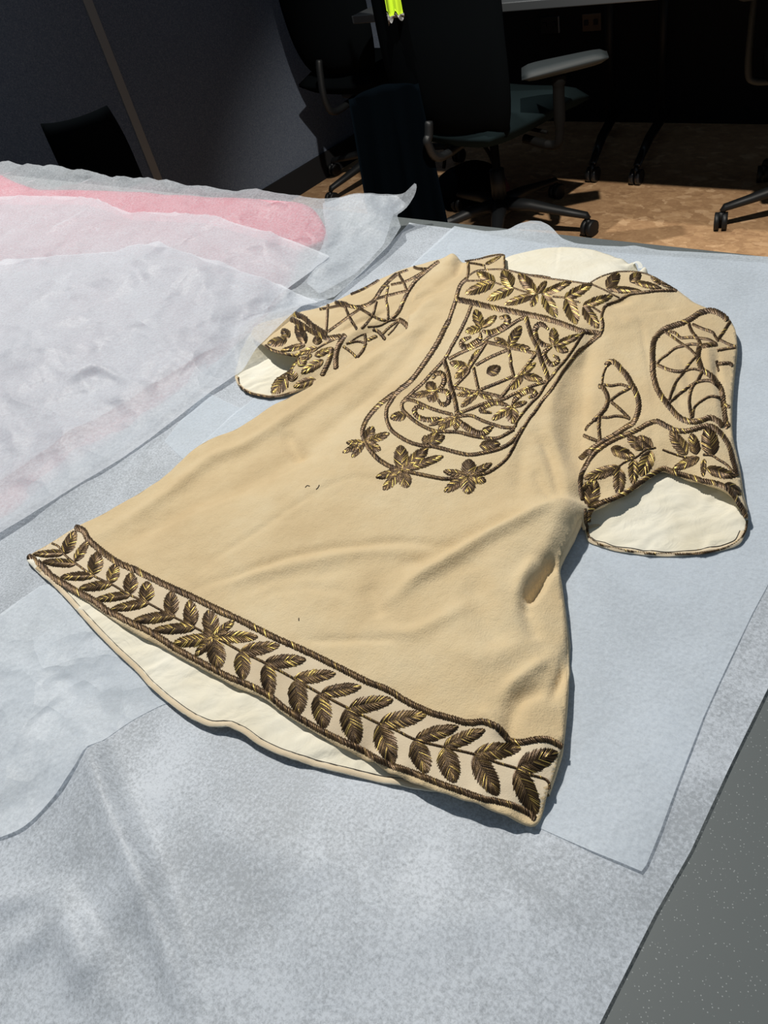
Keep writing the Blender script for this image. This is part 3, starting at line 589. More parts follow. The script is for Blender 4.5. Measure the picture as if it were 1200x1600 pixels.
# yoke outline and rings
cords(FR, 700, 390, 7.5, [(44, (220, 340), (150, 410), (115, 500), (92, 590), (55, 700), (5, 850)), ])
cord(FR, crop(680, 460, 7.5, (155, 320), (110, 400), (10, 600))+crop(590, 560, 7.5, (480, 150), (380, 270), (270, 360), (190, 430)), 6.8)
cord(FR, crop(590, 560, 7.5, (190, 412), (60, 510))+crop(520, 620, 6, (400, 110), (320, 210), (283, 300), (283, 370), (330, 470), (420, 580), (530, 650), (640, 692)), 6.2)
cord(FR, crop(520, 620, 6, (690, 700), (850, 735), (1000, 765))+crop(660, 640, 6, (200, 650), (300, 648), (430, 620)), 5.6)
cord(FR, crop(660, 640, 6, (500, 615), (600, 598), (700, 540), (790, 460), (850, 360), (900, 260))+crop(720, 560, 7.5, (800, 710), (860, 640), (960, 490), (1060, 370), (1150, 230))+crop(780, 480, 7.5, (780, 710), (900, 560), (1000, 470), (1100, 370), (1180, 330)), 4.8)
cord(FR, crop(590, 560, 7.5, (195, 440), (120, 560))+crop(520, 620, 6, (505, 120), (503, 200), (540, 300), (620, 370), (730, 430), (850, 462), (930, 465))+crop(660, 640, 6, (200, 370), (330, 405), (450, 425), (580, 405), (720, 370), (830, 310), (900, 230), (945, 165)), 5.8)
cord(FR, crop(680, 460, 7.5, (420, 140), (380, 250), (290, 440), (200, 600), (110, 760))+crop(590, 560, 7.5, (620, 190), (530, 290), (440, 370), (380, 430), (320, 480)), 5.0)
cord(FR, crop(590, 560, 7.5, (340, 480), (290, 520), (290, 590), (340, 650), (430, 730), (540, 800), (680, 855))+crop(660, 640, 6, (230, 208), (350, 215), (480, 250), (620, 270), (720, 265), (855, 190)), 5.2)
cord(FR, crop(720, 560, 7.5, (640, 800), (650, 750), (720, 650), (820, 530), (920, 430), (1000, 300), (1080, 200))+crop(780, 480, 7.5, (680, 730), (790, 600), (880, 470), (960, 340), (990, 290)), 4.6)
cord(FR, crop(590, 560, 7.5, (340, 480), (430, 500), (520, 540), (620, 585), (740, 625), (880, 660)), 5)
cord(FR, crop(720, 560, 7.5, (-20, 680), (120, 672), (250, 730), (380, 775), (500, 810), (630, 812)), 4.8)
I_, J_, K_, L_ = (680, 460, 7.5), (780, 480, 7.5), (590, 560, 7.5), (720, 560, 7.5)
cord(FR, crop(*I_, (1050, 270), (960, 310), (860, 380), (740, 450), (620, 510), (540, 580), (380, 650), (270, 700), (160, 760)), 5, gold=.3)
cord(FR, crop(*J_, (315, 120), (370, 310), (440, 460), (500, 640), (560, 790))+crop(*L_, (1020, 270)), 6.2, gold=.3)
cord(FR, crop(*K_, (780, 30), (820, 150), (850, 300), (890, 430), (920, 560), (932, 660)), 6.2, gold=.35)
cord(FR, crop(*K_, (940, 650), (1100, 590), (1200, 548))+crop(*L_, (350, 510), (500, 480), (600, 430), (740, 370), (850, 320), (1000, 275)), 5, gold=.35)
cord(FR, crop(*I_, (600, 560), (740, 590), (850, 620), (1000, 650), (1180, 692)), 5.2, gold=.2)
cord(FR, crop(*I_, (590, 580), (500, 720), (400, 870))+crop(*K_, (1060, 170), (900, 335)), 4.8, gold=.25)
cord(FR, crop(*J_, (420, 560), (330, 680), (210, 830))+crop(*L_, (560, 350), (475, 455)), 5.2, gold=.25)
cord(FR, crop(*K_, (900, 345), (1000, 360), (1120, 390))+crop(*L_, (300, 410), (470, 452)), 4.8, gold=.25)
for p in (crop(*I_, (850, 650), (640, 740), (480, 830)), crop(*I_, (865, 655), (890, 800))+crop(*L_, (580, 50), (620, 205)), crop(*L_, (615, 212), (430, 290), (220, 372)), crop(*L_, (150, 110), (180, 250), (208, 372))): cord(FR, p, 4.8, gold=.1)
leaf(FR, (720+305/7.5, 560+180/7.5), (720+468/7.5, 560+100/7.5), 17, 'centre_lozenge', gold=.1)
flower(FR, *I_, (535, 395), [(470, 175, 122), (722, 250, 90), (350, 440, 92)], gold=.6)
flower(FR, *I_, (860, 605), [(1008, 368, 115), (690, 512, 82), (1115, 632, 78)], gold=.45)
flower(FR, *I_, (390, 850), [(168, 800, 92), (520, 640, 70), (230, 985, 95)], gold=.55)
flower(FR, *J_, (645, 455), [(635, 240, 112), (960, 322, 88), (812, 520, 100)], gold=.5)
flower(FR, *J_, (265, 795), [(430, 650, 68), (510, 852, 92), (135, 965, 112)], gold=.5)
flower(FR, *K_, (680, 385), [(575, 280, 125), (605, 510, 130), (385, 450, 75)], gold=.35)
flower(FR, *L_, (200, 400), [(-50, 430, 70), (375, 482, 72), (0, 572, 78)], gold=.3)
flower(FR, *L_, (600, 570), [(365, 722, 90), (610, 768, 145), (778, 510, 65)], gold=.35)
flower(FR, *K_, (932, 680), [(600, 788, 52), (710, 832, 105), (918, 845, 85)], gold=.35)
def scroll(s, w, *p): cord(FR, crop(*s, *p), w, 'scroll', gold=.8, slant=.3, taper=True)
scroll(I_, 9, (560, 430), (650, 450), (740, 420), (820, 370), (852, 310), (840, 262), (760, 275)); scroll(I_, 7.5, (530, 450), (530, 520), (470, 560), (390, 610), (320, 610), (312, 550), (410, 503))
scroll(J_, 7.5, (600, 450), (520, 440), (450, 390), (420, 300), (440, 220), (500, 198), (570, 255)); scroll(J_, 7, (610, 470), (530, 530), (545, 600), (600, 670), (680, 650), (690, 600), (640, 572))
scroll(K_, 7, (700, 370), (760, 320), (785, 240), (750, 172), (690, 180), (650, 235)); scroll(K_, 7, (700, 385), (800, 385), (838, 450), (820, 525), (750, 540), (715, 490))
scroll(L_, 7.5, (600, 560), (640, 480), (740, 400), (830, 380), (885, 425), (800, 460)); scroll(L_, 6.5, (580, 570), (480, 530), (380, 530), (280, 570), (230, 615), (355, 640))
scroll(K_, 7, (740, 700), (600, 720), (480, 690), (430, 620), (470, 565), (530, 590)); scroll(L_, 9, (-20, 720), (20, 770), (100, 830), (200, 880), (300, 872), (350, 830))
leaves(FR, *K_, [(335, 660, 145, 700, 112)], gold=.3); leaves(FR, *L_, [(250, 850, 390, 800, 62)], gold=.4)
leaves(FR, 520, 620, 6, [(900, 450, 1052, 365, 90), (880, 450, 862, 360, 75), (860, 430, 990, 340, 80)], gold=.45); leaves(FR, 660, 640, 6, [(535, 345, 732, 322, 100)], gold=.3)
flower(FR, 520, 620, 6, (295, 430), [(382, 278, 95), (535, 342, 75), (452, 500, 85), (125, 432, 58), (90, 525, 55), (178, 570, 65)], gold=.35)
flower(FR, 520, 620, 6, (650, 690), [(635, 452, 135), (895, 478, 112), (1040, 558, 82), (402, 758, 75), (470, 875, 90), (700, 855, 125)], gold=.35)
flower(FR, 660, 640, 6, (430, 622), [(438, 462, 135), (655, 505, 72), (598, 675, 88), (430, 795, 135), (202, 772, 90), (195, 578, 72)], gold=.35)
# right sleeve
S_C, R_C, T_C, W_C = (1005, 470, 7.5), (895, 540, 8.571), (895, 650, 7.273), (1020, 640, 6.956)
cords(FR, *S_C, [(56, (985, 220), (900, 150), (820, 120), (740, 120), (650, 150), (590, 190), (510, 240), (400, 280), (280, 320), (200, 370), (130, 460), (110, 580), (112, 720), (115, 850), (150, 1000), (220, 1130), (300, 1230), (380, 1330), (470, 1395), (580, 1420), (680, 1405), (780, 1370), (860, 1400), (930, 1465)),
    (30, (240, 355), (350, 430), (460, 510), (540, 560), (620, 640)), (30, (300, 358), (380, 380), (440, 435), (560, 430), (650, 440), (760, 455), (850, 500)), (36, (535, 270), (570, 360), (640, 450), (680, 520)), (32, (580, 278), (700, 330), (810, 370), (850, 430), (880, 470)),
    (36, (1015, 245), (950, 350), (880, 450)), (30, (900, 460), (1000, 510), (1080, 540)), (34, (870, 585), (960, 565), (1080, 548)), (48, (690, 532), (780, 517), (860, 510)), (54, (655, 545), (640, 650), (660, 730), (690, 810), (770, 860), (840, 930), (905, 1020), (930, 1110), (935, 1200), (950, 1300), (962, 1400), (985, 1490)),
    (30, (640, 512), (560, 510), (470, 530), (370, 560), (270, 640), (210, 680), (160, 740)), (36, (170, 755), (300, 810), (400, 830), (480, 825)), (32, (610, 660), (540, 740), (480, 830), (400, 930), (340, 1050), (300, 1180)), (26, (480, 830), (580, 800), (680, 820)), (38, (690, 830), (640, 930), (570, 1020), (540, 1180), (565, 1370)),
    (34, (310, 1190), (430, 1090), (550, 1000), (650, 950), (770, 937), (850, 980), (920, 1040)), (30, (580, 1365), (600, 1250), (690, 1170), (790, 1122), (920, 1140)), (40, (870, 742), (1000, 733), (1045, 760)), (32, (860, 710), (870, 780), (882, 825)), (36, (950, 1215), (1010, 1245)), (40, (960, 1400), (1010, 1470))], gold=.18)
cord(FR, crop(*R_C, (450, 265), (500, 218), (560, 222), (640, 310), (720, 400), (790, 520), (850, 640), (883, 760), (878, 860), (850, 960), (800, 1040), (690, 1110), (560, 1200), (450, 1260))+crop(*T_C, (330, 300), (200, 390), (85, 488)), 7.2, gold=.2)
cords(FR, *R_C, [(28, (470, 245), (410, 380), (392, 520)), (52, (350, 545), (400, 560), (450, 640), (470, 730), (440, 830), (370, 920), (280, 1010)), (30, (280, 1010), (200, 1080), (172, 1135)), (34, (420, 525), (520, 540), (640, 522), (760, 560)), (38, (770, 570), (620, 650), (500, 740)), (40, (520, 760), (640, 860), (760, 980)),
    (34, (390, 960), (470, 965), (580, 945), (700, 960), (760, 985)), (46, (355, 960), (350, 1110), (365, 1270)), (44, (150, 1205), (250, 1250), (360, 1290))], gold=.15)
cord(FR, crop(*T_C, (935, 62), (850, 90), (750, 150), (640, 200), (500, 255), (350, 340), (230, 440), (150, 560), (88, 700), (90, 850), (115, 950)), 6.4, gold=.3)
cord(FR, crop(*T_C, (950, 60))+crop(*W_C, (60, 132), (150, 180), (230, 222), (330, 237), (430, 222), (530, 190), (620, 182), (700, 222), (770, 300), (830, 400), (862, 520), (890, 620), (915, 720)), 6.8, gold=.25)
cord(FR, crop(*T_C, (175, 1200), (180, 1120), (230, 1045), (330, 985), (450, 945), (600, 875), (720, 790), (860, 690), (990, 612))+crop(*W_C, (130, 642), (220, 680), (320, 710), (430, 738), (550, 778), (680, 800), (800, 850), (870, 920), (940, 1030), (990, 1110), (1015, 1170)), 6.8, gold=.35)
leaves(FR, *T_C, [(540, 585, 120, 712, 125), (530, 600, 525, 905, 140), (430, 370, 705, 470, 125), (690, 490, 690, 790, 118), (800, 380, 620, 225, 130), (905, 370, 740, 230, 130), (890, 395, 770, 690, 165), (180, 1040, 262, 725, 175), (65, 860, 250, 715, 65), (110, 960, 90, 800, 55)], gold=.35)
cords(FR, *T_C, [(22, (940, 362), (820, 390), (720, 470), (600, 520), (500, 590), (380, 660), (310, 710)), (30, (140, 1060), (140, 1190), (165, 1270))], name='stem_cord', gold=.35)
leaves(FR, *W_C, [(372, 492, 188, 232, 140), (478, 490, 418, 258, 125), (505, 520, 215, 652, 105), (645, 505, 595, 185, 190), (580, 638, 900, 732, 115), (555, 540, 548, 730, 62), (785, 805, 965, 925, 110)], gold=.35)
cords(FR, *W_C, [(22, (110, 438), (220, 480), (350, 520), (450, 522)), (24, (550, 492), (640, 500), (720, 550), (800, 600), (890, 700))], name='stem_cord', gold=.3)
def strip(name, fld, pts, w, m, lift=.0006, off=0.):
    q = smooth_line(np.array(pts, float), 4); xy = at(q[:, 0], q[:, 1], TZ+(q[:, 2]/1000 if q.shape[1] > 2 else .004)); t = np.gradient(xy, axis=0); t /= np.linalg.norm(t, axis=1)[:, None]; nn = np.stack([-t[:, 1], t[:, 0]], -1)
    R = [xy+nn*(off+w*k_) for k_ in (0, .3, .7, 1)]; hs = (0, lift*1.6, lift*1.6, lift*.2); V = np.vstack([np.column_stack([r, fld.z(r[:, 0], r[:, 1])+h]) for r, h in zip(R, hs)]); n = len(xy)
    return from_np(name, V, [[k_*n+i, k_*n+i+1, (k_+1)*n+i+1, (k_+1)*n+i] for k_ in range(3) for i in range(n-1)], m, tunic)
tag(strip('hem_allowance', BACK, BH[1:-3], .0042, m_bandwool), 'turned-in wool edge inside the back hem'); tag(strip('cuff_allowance', BACK, BC[1:-1], .0040, m_bandwool), 'turned-in wool edge inside the right cuff')
strip('stitch_line', BACK, BH[2:-4], .0005, m_thread, .0004, .0046); strip('stitch_line', BACK, BC[1:-1], .0005, m_thread, .0004, .0044)
tag(strip('cuff_allowance', SLBK, SLB[1:7], .0032, m_bandwool), 'turned-in wool edge inside the left cuff')
# dark cord round the underside of the right cuff and hem
cord(BACK, crop(*T_C, (165, 1250), (170, 1330), (200, 1395), (300, 1458), (500, 1510), (700, 1545), (900, 1567), (1085, 1570))+crop(*W_C, (400, 1570), (600, 1550), (800, 1498), (930, 1425), (1005, 1320), (1025, 1210)), 3.6, gold=.05)
# left sleeve
Q_C, O_C = (500, 395, 6), (360, 440, 6)
cords(LS, *Q_C, [(24, (0, 530), (90, 515), (180, 497), (230, 502)), (24, (75, 487), (60, 740)), (34, (145, 467), (230, 475), (280, 500), (370, 510), (460, 480), (520, 430), (570, 350), (640, 270), (725, 195)), (26, (235, 505), (280, 610), (345, 715)), (24, (75, 740), (200, 650), (280, 590), (370, 530)),
    (26, (380, 525), (480, 585), (560, 625), (640, 640)), (24, (530, 460), (500, 570), (440, 660), (390, 710)), (24, (530, 430), (700, 385), (820, 357)), (22, (640, 310), (620, 430), (638, 530), (640, 620)), (24, (735, 195), (790, 290), (810, 350)), (22, (670, 300), (800, 270), (900, 220), (1000, 160)),
    (20, (735, 192), (820, 163)), (26, (880, 135), (930, 152), (1010, 152)), (34, (1110, 85), (1020, 152), (900, 260), (830, 360), (780, 460), (740, 550), (670, 625)), (18, (450, 695), (560, 685), (650, 640), (740, 625)), (22, (292, 388), (380, 352), (460, 312), (550, 257)),
    (24, (580, 770), (650, 700), (730, 640)), (32, (500, 722), (550, 742), (610, 810)), (26, (420, 760), (430, 840)), (22, (250, 852), (350, 832), (430, 850)), (32, (450, 820), (530, 780)), (26, (430, 850), (400, 920), (350, 980)), (24, (220, 880), (290, 930), (340, 980)),
    (42, (230, 772), (180, 860), (150, 960), (150, 1085)), (38, (110, 900), (90, 1000), (20, 1150)), (40, (740, 630), (790, 655), (825, 700)), (14, (280, 840), (350, 790), (420, 760)), (14, (640, 770), (690, 720), (740, 650))], gold=.2)
cords(LS, *O_C, [(42, (600, 305), (690, 340), (750, 400), (830, 450), (900, 495)), (42, (570, 355), (660, 400), (740, 455), (830, 500), (920, 530), (1040, 512)), (26, (330, 600), (370, 632), (450, 662), (560, 688), (640, 700)), (24, (645, 720), (590, 790), (560, 840), (480, 890), (420, 950), (388, 1040)), (16, (1040, 515), (940, 560), (860, 600), (780, 650))], gold=.4)
leaves(LS, *O_C, [(705, 585, 615, 400, 100), (700, 595, 472, 650, 55), (815, 595, 815, 505, 88), (820, 620, 605, 688, 55), (790, 700, 965, 620, 62), (870, 735, 662, 862, 88), (640, 795, 705, 705, 90), (595, 935, 565, 835, 105), (530, 895, 395, 1050, 135), (800, 915, 590, 990, 85), (550, 530, 485, 440, 85), (530, 545, 345, 585, 90), (760, 680, 680, 745, 45)], gold=.5)
cord(SLBK, [(372, 590), (374, 601), (385, 611), (402, 617), (424, 620), (446, 616), (476, 605)], 3.2, gold=.05)
# small things sewn to or stuck on the cloth
p = BACK.hit(np.array([988.]), np.array([414.]))[0]
def ribbon(name, pts, w, m, parent):
    P = smooth_line(np.array(pts, float), 5); t = np.gradient(P, axis=0); n_ = np.stack([-t[:, 1], t[:, 0], 0*t[:, 0]], -1); n_ /= np.linalg.norm(n_, axis=1)[:, None]+1e-9
    n = len(P); V = np.vstack([P-n_*w/2, P+n_*w/2]); F = [[i, i+1, n+i+1, n+i] for i in range(n-1)]; return from_np(name, V, F, m, parent)
ribbon('neck_label', [p+np.array(d) for d in ((0, .002, .001), (.004, .003, .003), (.008, .001, .003), (.012, -.003, .002), (.013, -.006, .0005))], .005, m_white, tunic)['label'] = 'folded white satin label at the back of the neck'
def thread(fld, pts, r, m, z=.4, name='loose_thread'):
    q = smooth_line(np.array(pts, float), 5); X = fld.hit(q[:, 0], q[:, 1]); X[:, 2] += z/1000; V, F = tube_np(X, r, 5); F = [list(dict.fromkeys(f)) for f in F]
    me = bpy.data.meshes.new(name); me.from_pydata([tuple(v) for v in V], [], F); return link(name, me, m, tunic)
thread(FR, [(477, 762), (480, 759), (484, 760)], .00035, m_thread); thread(FR, [(494, 765), (497, 762), (499, 758)], .00035, m_thread); thread(FR, [(467, 966), (467, 970)], .0004, m_thread)

# ================================================================== TISSUE PAPER
class Near:
    """0 under / beside the garment, 1 away from it (sheets lie flat below it)"""
    def __init__(s, poly, reach):
        s.lo = poly.min(0)-.3; s.r = .012; n = (np.ceil((poly.max(0)+.3-s.lo)/s.r)).astype(int)+1; X, Y = np.meshgrid(s.lo[0]+np.arange(n[0])*s.r, s.lo[1]+np.arange(n[1])*s.r, indexing='ij')
        P = np.stack([X.ravel(), Y.ravel()], -1); q = poly[::4]; d = segdist(P, np.vstack([q, q[:1]]))[0]; d[inside(P, q)] = 0; s.D = np.clip((d-.004)/reach, 0, 1).reshape(X.shape); s.n = n
    def __call__(s, x, y):
        u = np.clip((x-s.lo[0])/s.r, 0, s.n[0]-1.01); v = np.clip((y-s.lo[1])/s.r, 0, s.n[1]-1.01); i, j = u.astype(int), v.astype(int); u, v = u-i, v-j; D = s.D
        t = (D[i, j]*(1-u)+D[i+1, j]*u)*(1-v)+(D[i, j+1]*(1-u)+D[i+1, j+1]*u)*v; return t*t*(3-2*t)
back_xy = px_outline(BO, 4); allxy = front_xy
near = Near(px_outline(HEM[:1]+BH[1:-2]+RSIDE+CUFF[:1]+BC+RSLV+NECK+LSH+[(686, 405, 20), (592, 437, 10), (455, 491, 10), (392, 520, 10)]+SLB[:6]+[(448, 616, 4), (493, 604, 5)]+LSIDE[6:], 3), .07)
def ridges(x, y, R):
    P = np.stack([x, y], -1); H = np.zeros(len(x))
    for pts, w, amp in R:
        q = smooth_line(np.array(pts, float), 4); L = at(q[:, 0], q[:, 1], TZ); d, t = segdist(P, L); H += amp/1000*np.exp(-(d/w)**2)*np.clip(np.sin(np.pi*np.clip(t, .03, .97))*2, 0, 1)
    return H
def sheet(name, pts, step, zf, m, label, smooth=0, group=None):
    q = np.array(pts, float); q = smooth_line(q, smooth, closed=True) if smooth else q
    L = at(q[:, 0], q[:, 1], TZ+(q[:, 2]/1000 if q.shape[1] > 2 else 0)); V, F, n = grid_patch(L, step, zf)
    o = from_np(name, V, F, m); return tag(o, label, 'tissue paper', 'tissue paper sheets')
RB = [([(140, 1140), (150, 1175), (180, 1267), (216, 1352), (252, 1447), (288, 1555), (300, 1640)], .007, 8), ([(128, 1150), (160, 1290), (200, 1390), (230, 1480)], .022, 6),
      ([(-40, 1420), (0, 1415), (67, 1406), (140, 1395)], .008, 5), ([(0, 1500), (60, 1470), (110, 1440), (150, 1560)], .012, 7), ([(100, 1450), (150, 1500), (190, 1600)], .012, 3), ([(330, 1250), (450, 1330), (640, 1350)], .03, 2.5), ([(420, 1500), (600, 1440), (800, 1420)], .03, 2)]
def z_base(x, y):
    k = near(x, y); left = np.clip((.05-x-.9*y)/.9, 0, 1)
    r = (.0030+.004*left)*(fbm(x*6, y*6, 11, 3)+.35)+.010*left*(crumple(x, y, .13, 4)+.3)+.0022*np.maximum(0, crumple(x, y, .06, 9))
    edge = .004*np.exp(-((x+.10)/.05)**2)*np.clip((.35-y)/.3, 0, 1)
    return TZ+.0006+np.maximum(0, r)*k*.8+ridges(x, y, RB)*k+edge
def z_over(x, y): return z_base(x, y)+.0005+np.maximum(0, .0035*(fbm(x*9, y*9, 31, 3)+.15)+.010*(crumple(x, y, .11, 14, .5)+.15))*near(x, y)
q0 = at(*np.array([(1300, 868), (1200, 1077), (1139, 1202), (1079, 1332), (1024, 1429), (938, 1600), (880, 1720)], float).T, TZ)
q1 = at(*np.array([(520, 470), (640, 350), (711, 360), (900, 392), (1300, 420)], float).T, TZ)
Lb = np.vstack([q0, [[-.12, -.30], [-1.85, -.30], [-1.85, .55]], q1])
V, F, n = grid_patch(Lb, .0075, z_base)
tag(from_np('tissue_sheet', V, F, m_tis), 'largest tissue paper sheet, lowest layer, its right edge running over the bare grey table', 'tissue paper', 'tissue paper sheets')
def z_s2(x, y): return TZ+.0005+near(x, y)*(np.maximum(0, .0030*(fbm(x*7, y*7, 41, 3)+.3)))+.007*np.exp(-(((x+.60)/.05)**2+((y-.955)/.02)**2))+(z_base(x, y)-TZ)
S2 = [(711, 358), (760, 366), (796, 366), (815, 359), (830, 351), (845, 352), (860, 364), (878, 378), (900, 384), (935, 387), (972, 389), (990, 387), (1030, 394), (1060, 396), (1200, 406), (1310, 414), (1310, 660), (1200, 915), (1175, 962), (1135, 1046), (1100, 1122), (1060, 1226), (1030, 1308), (1005, 1368),
      (930, 1337), (850, 1299), (700, 1228), (420, 900), (303, 706), (377, 640), (637, 423)]
sheet('tissue_sheet', S2, .006, z_s2, m_tis2, 'smooth tissue paper sheet under the right sleeve, its corner pointing to the lower right')
sheet('tissue_sheet', [(320, 613), (377, 640), (450, 690), (400, 800), (285, 717), (259, 694)], .006, lambda x, y: z_base(x, y)+.0005, m_tis2, 'narrow tissue strip between the pink bundle and the left side of the tunic')
sheet('tissue_sheet', [(-70, 1010), (0, 965), (45, 930), (77, 914), (120, 935), (200, 1000), (300, 1070), (290, 1090), (261, 1100), (235, 1112), (202, 1132), (171, 1159), (150, 1182), (135, 1204), (112, 1235), (90, 1258), (45, 1298), (0, 1316), (-70, 1335)], .005, z_over, m_tis4, 'crumpled tissue overlay with a rounded edge below the left end of the hem', 3)
# ------------------------------------------------------------------ wrapped pink garment
BC_ = [(-70, 258, 54), (0, 258, 56), (110, 266, 54), (210, 282, 52), (325, 296, 49), (415, 308, 46), (500, 314, 44), (600, 312, 42), (650, 295, 52), (640, 325, 30), (624, 348, 18), (607, 390, 8), (563, 433, 4), (520, 470, 3), (455, 492, 3), (420, 503, 3), (385, 540, 3),
       (372, 575, 3), (330, 612, 3), (285, 648, 3), (240, 683, 3), (190, 718, 3), (150, 743, 3), (100, 772, 3), (60, 797, 3), (0, 835, 3), (-70, 880, 3), (-70, 600, 26), (-70, 400, 42),
       (100, 600, 24), (200, 500, 30), (300, 420, 33), (400, 470, 18), (0, 500, 36), (0, 650, 22), (100, 450, 36), (300, 550, 15), (200, 620, 15), (100, 700, 14), (450, 430, 18), (500, 380, 24), (450, 340, 38), (350, 340, 41), (200, 330, 45), (0, 330, 50), (560, 360, 24), (580, 330, 36), (530, 420, 10)]
BUN = Field(BC_, c=.02, res=.004)
def zb(x, y): return np.maximum(BUN.z(x, y)-TZ, .001)
def cr(x, y, sc, s, a): return a*(crumple(x, y, sc, s, .45)+.12)
def z_t1(x, y):
    b = zb(x, y); k = np.clip(b/.02, 0, 1); return TZ+.0015+b+k*(cr(x, y, .10, 51, .017)+.004*fbm(x*12, y*12, 52, 3)+.004)+(1-k)*np.maximum(0, .002*fbm(x*20, y*20, 3, 2))
def z_t2(x, y):
    b = zb(x, y); k = np.clip(b/.02, 0, 1); return np.maximum(z_t1(x, y)+.0008, TZ+.002+b+k*(.006+.004*fbm(x*8, y*8, 62, 3)+ridges(x, y, [([(80, 410), (150, 375), (200, 335)], .008, 6), ([(320, 338), (300, 370), (230, 400)], .006, 3)])))
SLP = px_outline(SL_TOP, 3)
def z_t3(x, y):
    b = zb(x, y); k = np.clip(b/.02, 0, 1); P = np.stack([x, y], -1); d = segdist(P, np.vstack([SLP[::3], SLP[:1]]))[0]; d[inside(P, SLP)] = 0
    sl = TZ+.0225*np.exp(-(d/.035)**2)
    z = TZ+.0028+b+k*(.008+cr(x, y, .125, 71, .026)+.011*np.exp(-((b-.014)/.010)**2)*crumple(x, y, .05, 77, .7)+.004*fbm(x*14, y*14, 72, 3)+ridges(x, y, [([(190, 400), (215, 378), (250, 385)], .010, 12), ([(230, 560), (240, 480), (200, 440)], .010, -6), ([(120, 640), (180, 610), (260, 640)], .010, 8), ([(0, 560), (100, 500), (240, 470)], .012, 5), ([(60, 740), (140, 690), (160, 660)], .008, 6)]))+(1-k)*.0005
    return np.maximum(np.maximum(z_t2(x, y)+.0008, z), sl)
def z_pk(x, y): return TZ+.0015+np.maximum(.0015, zb(x, y)-.0085+.002*fbm(x*16, y*16, 5, 3))
PK = [(-60, 305, 42), (60, 298, 43), (200, 299, 44), (300, 306, 42), (430, 314, 38), (480, 322, 36), (503, 345, 30), (508, 372, 22), (470, 392, 20), (450, 440, 14), (390, 510, 10), (270, 610, 8), (110, 720, 8), (-60, 800, 8)]
Lp = px_outline(PK, 4); V, F, n = grid_patch(Lp, .01, z_pk)
e_ = {(a, b) for t in F for a, b in ((t[0], t[1]), (t[1], t[2]), (t[2], t[0]))}; rim = [(a, b) for a, b in e_ if (b, a) not in e_]; V2 = V.copy(); V2[:, 2] = TZ+.0015; nv = len(V)
tag(from_np('folded_garment', np.vstack([V, V2]), np.vstack([F, np.array([[a, a+nv, b+nv] for a, b in rim]), np.array([[a, b+nv, b] for a, b in rim]), F[:, ::-1]+nv]), m_pink), 'pink folded garment showing through the tissue paper at the left', 'garment')
T1 = [(-70, 258, 54), (0, 257, 56), (12, 255, 57), (50, 260, 56), (80, 262, 56), (120, 270, 54), (165, 275, 54), (210, 282, 52), (220, 281, 53), (260, 289, 51), (325, 296, 49), (380, 300, 48), (415, 308, 46), (450, 308, 46), (500, 314, 44), (560, 314, 43), (600, 309, 43), (632, 304, 46), (650, 293, 53), (653, 297, 51), (650, 310, 42), (637, 328, 30), (622, 345, 20),
      (628, 362, 14), (607, 390, 8), (563, 433, 4), (524, 466, 3), (490, 478, 3), (455, 486, 3), (420, 498, 3), (385, 530, 3), (330, 600, 3), (280, 640, 3), (200, 700, 3), (100, 765, 3), (-70, 870, 3)]
sheet('tissue_sheet', T1, .0055, z_t1, m_tis5, 'crumpled tissue wrapped over the pink garment, with an upturned corner at the back edge')
sheet('tissue_sheet', [(-70, 314, 52), (60, 312, 52), (130, 311, 52), (165, 320, 51), (205, 333, 50), (320, 338, 46), (400, 360, 40), (515, 398, 22), (500, 412, 20), (455, 447, 18), (430, 470, 14), (380, 520, 10), (250, 600, 14), (-70, 800, 12)], .006, z_t2, m_tis3, 'middle tissue sheet over the pink garment, its pointed corner facing right')
sheet('tissue_sheet', [(-70, 425, 45), (50, 410, 44), (110, 402, 44), (180, 396, 44), (200, 384, 48), (215, 379, 50), (240, 381, 48), (270, 391, 44), (320, 407, 41), (400, 428, 34), (480, 453, 24), (494, 458, 22), (484, 467, 22), (445, 500, 23), (410, 536, 22), (372, 576, 12), (330, 613, 5), (285, 649, 5), (240, 684, 5), (190, 719, 5), (150, 744, 5), (100, 773, 5), (60, 798, 5), (0, 836, 5), (-70, 882, 5)],
      .0055, z_t3, m_tis3, 'front tissue sheet of the pink bundle, its edge lying over the left cuff')

sheet('tissue_sheet', [(506, 324, 38), (530, 317, 39), (560, 318, 38), (620, 310, 40), (636, 326, 28), (618, 345, 18), (600, 388, 8), (556, 430, 5), (500, 462, 5), (478, 440, 12), (512, 372, 20)], .007, lambda x, y: z_t1(x, y)-.0022*np.clip(zb(x, y)/.01, 0, 1)-.0006, m_tis3, 'inner tissue layer at the right end of the pink bundle')

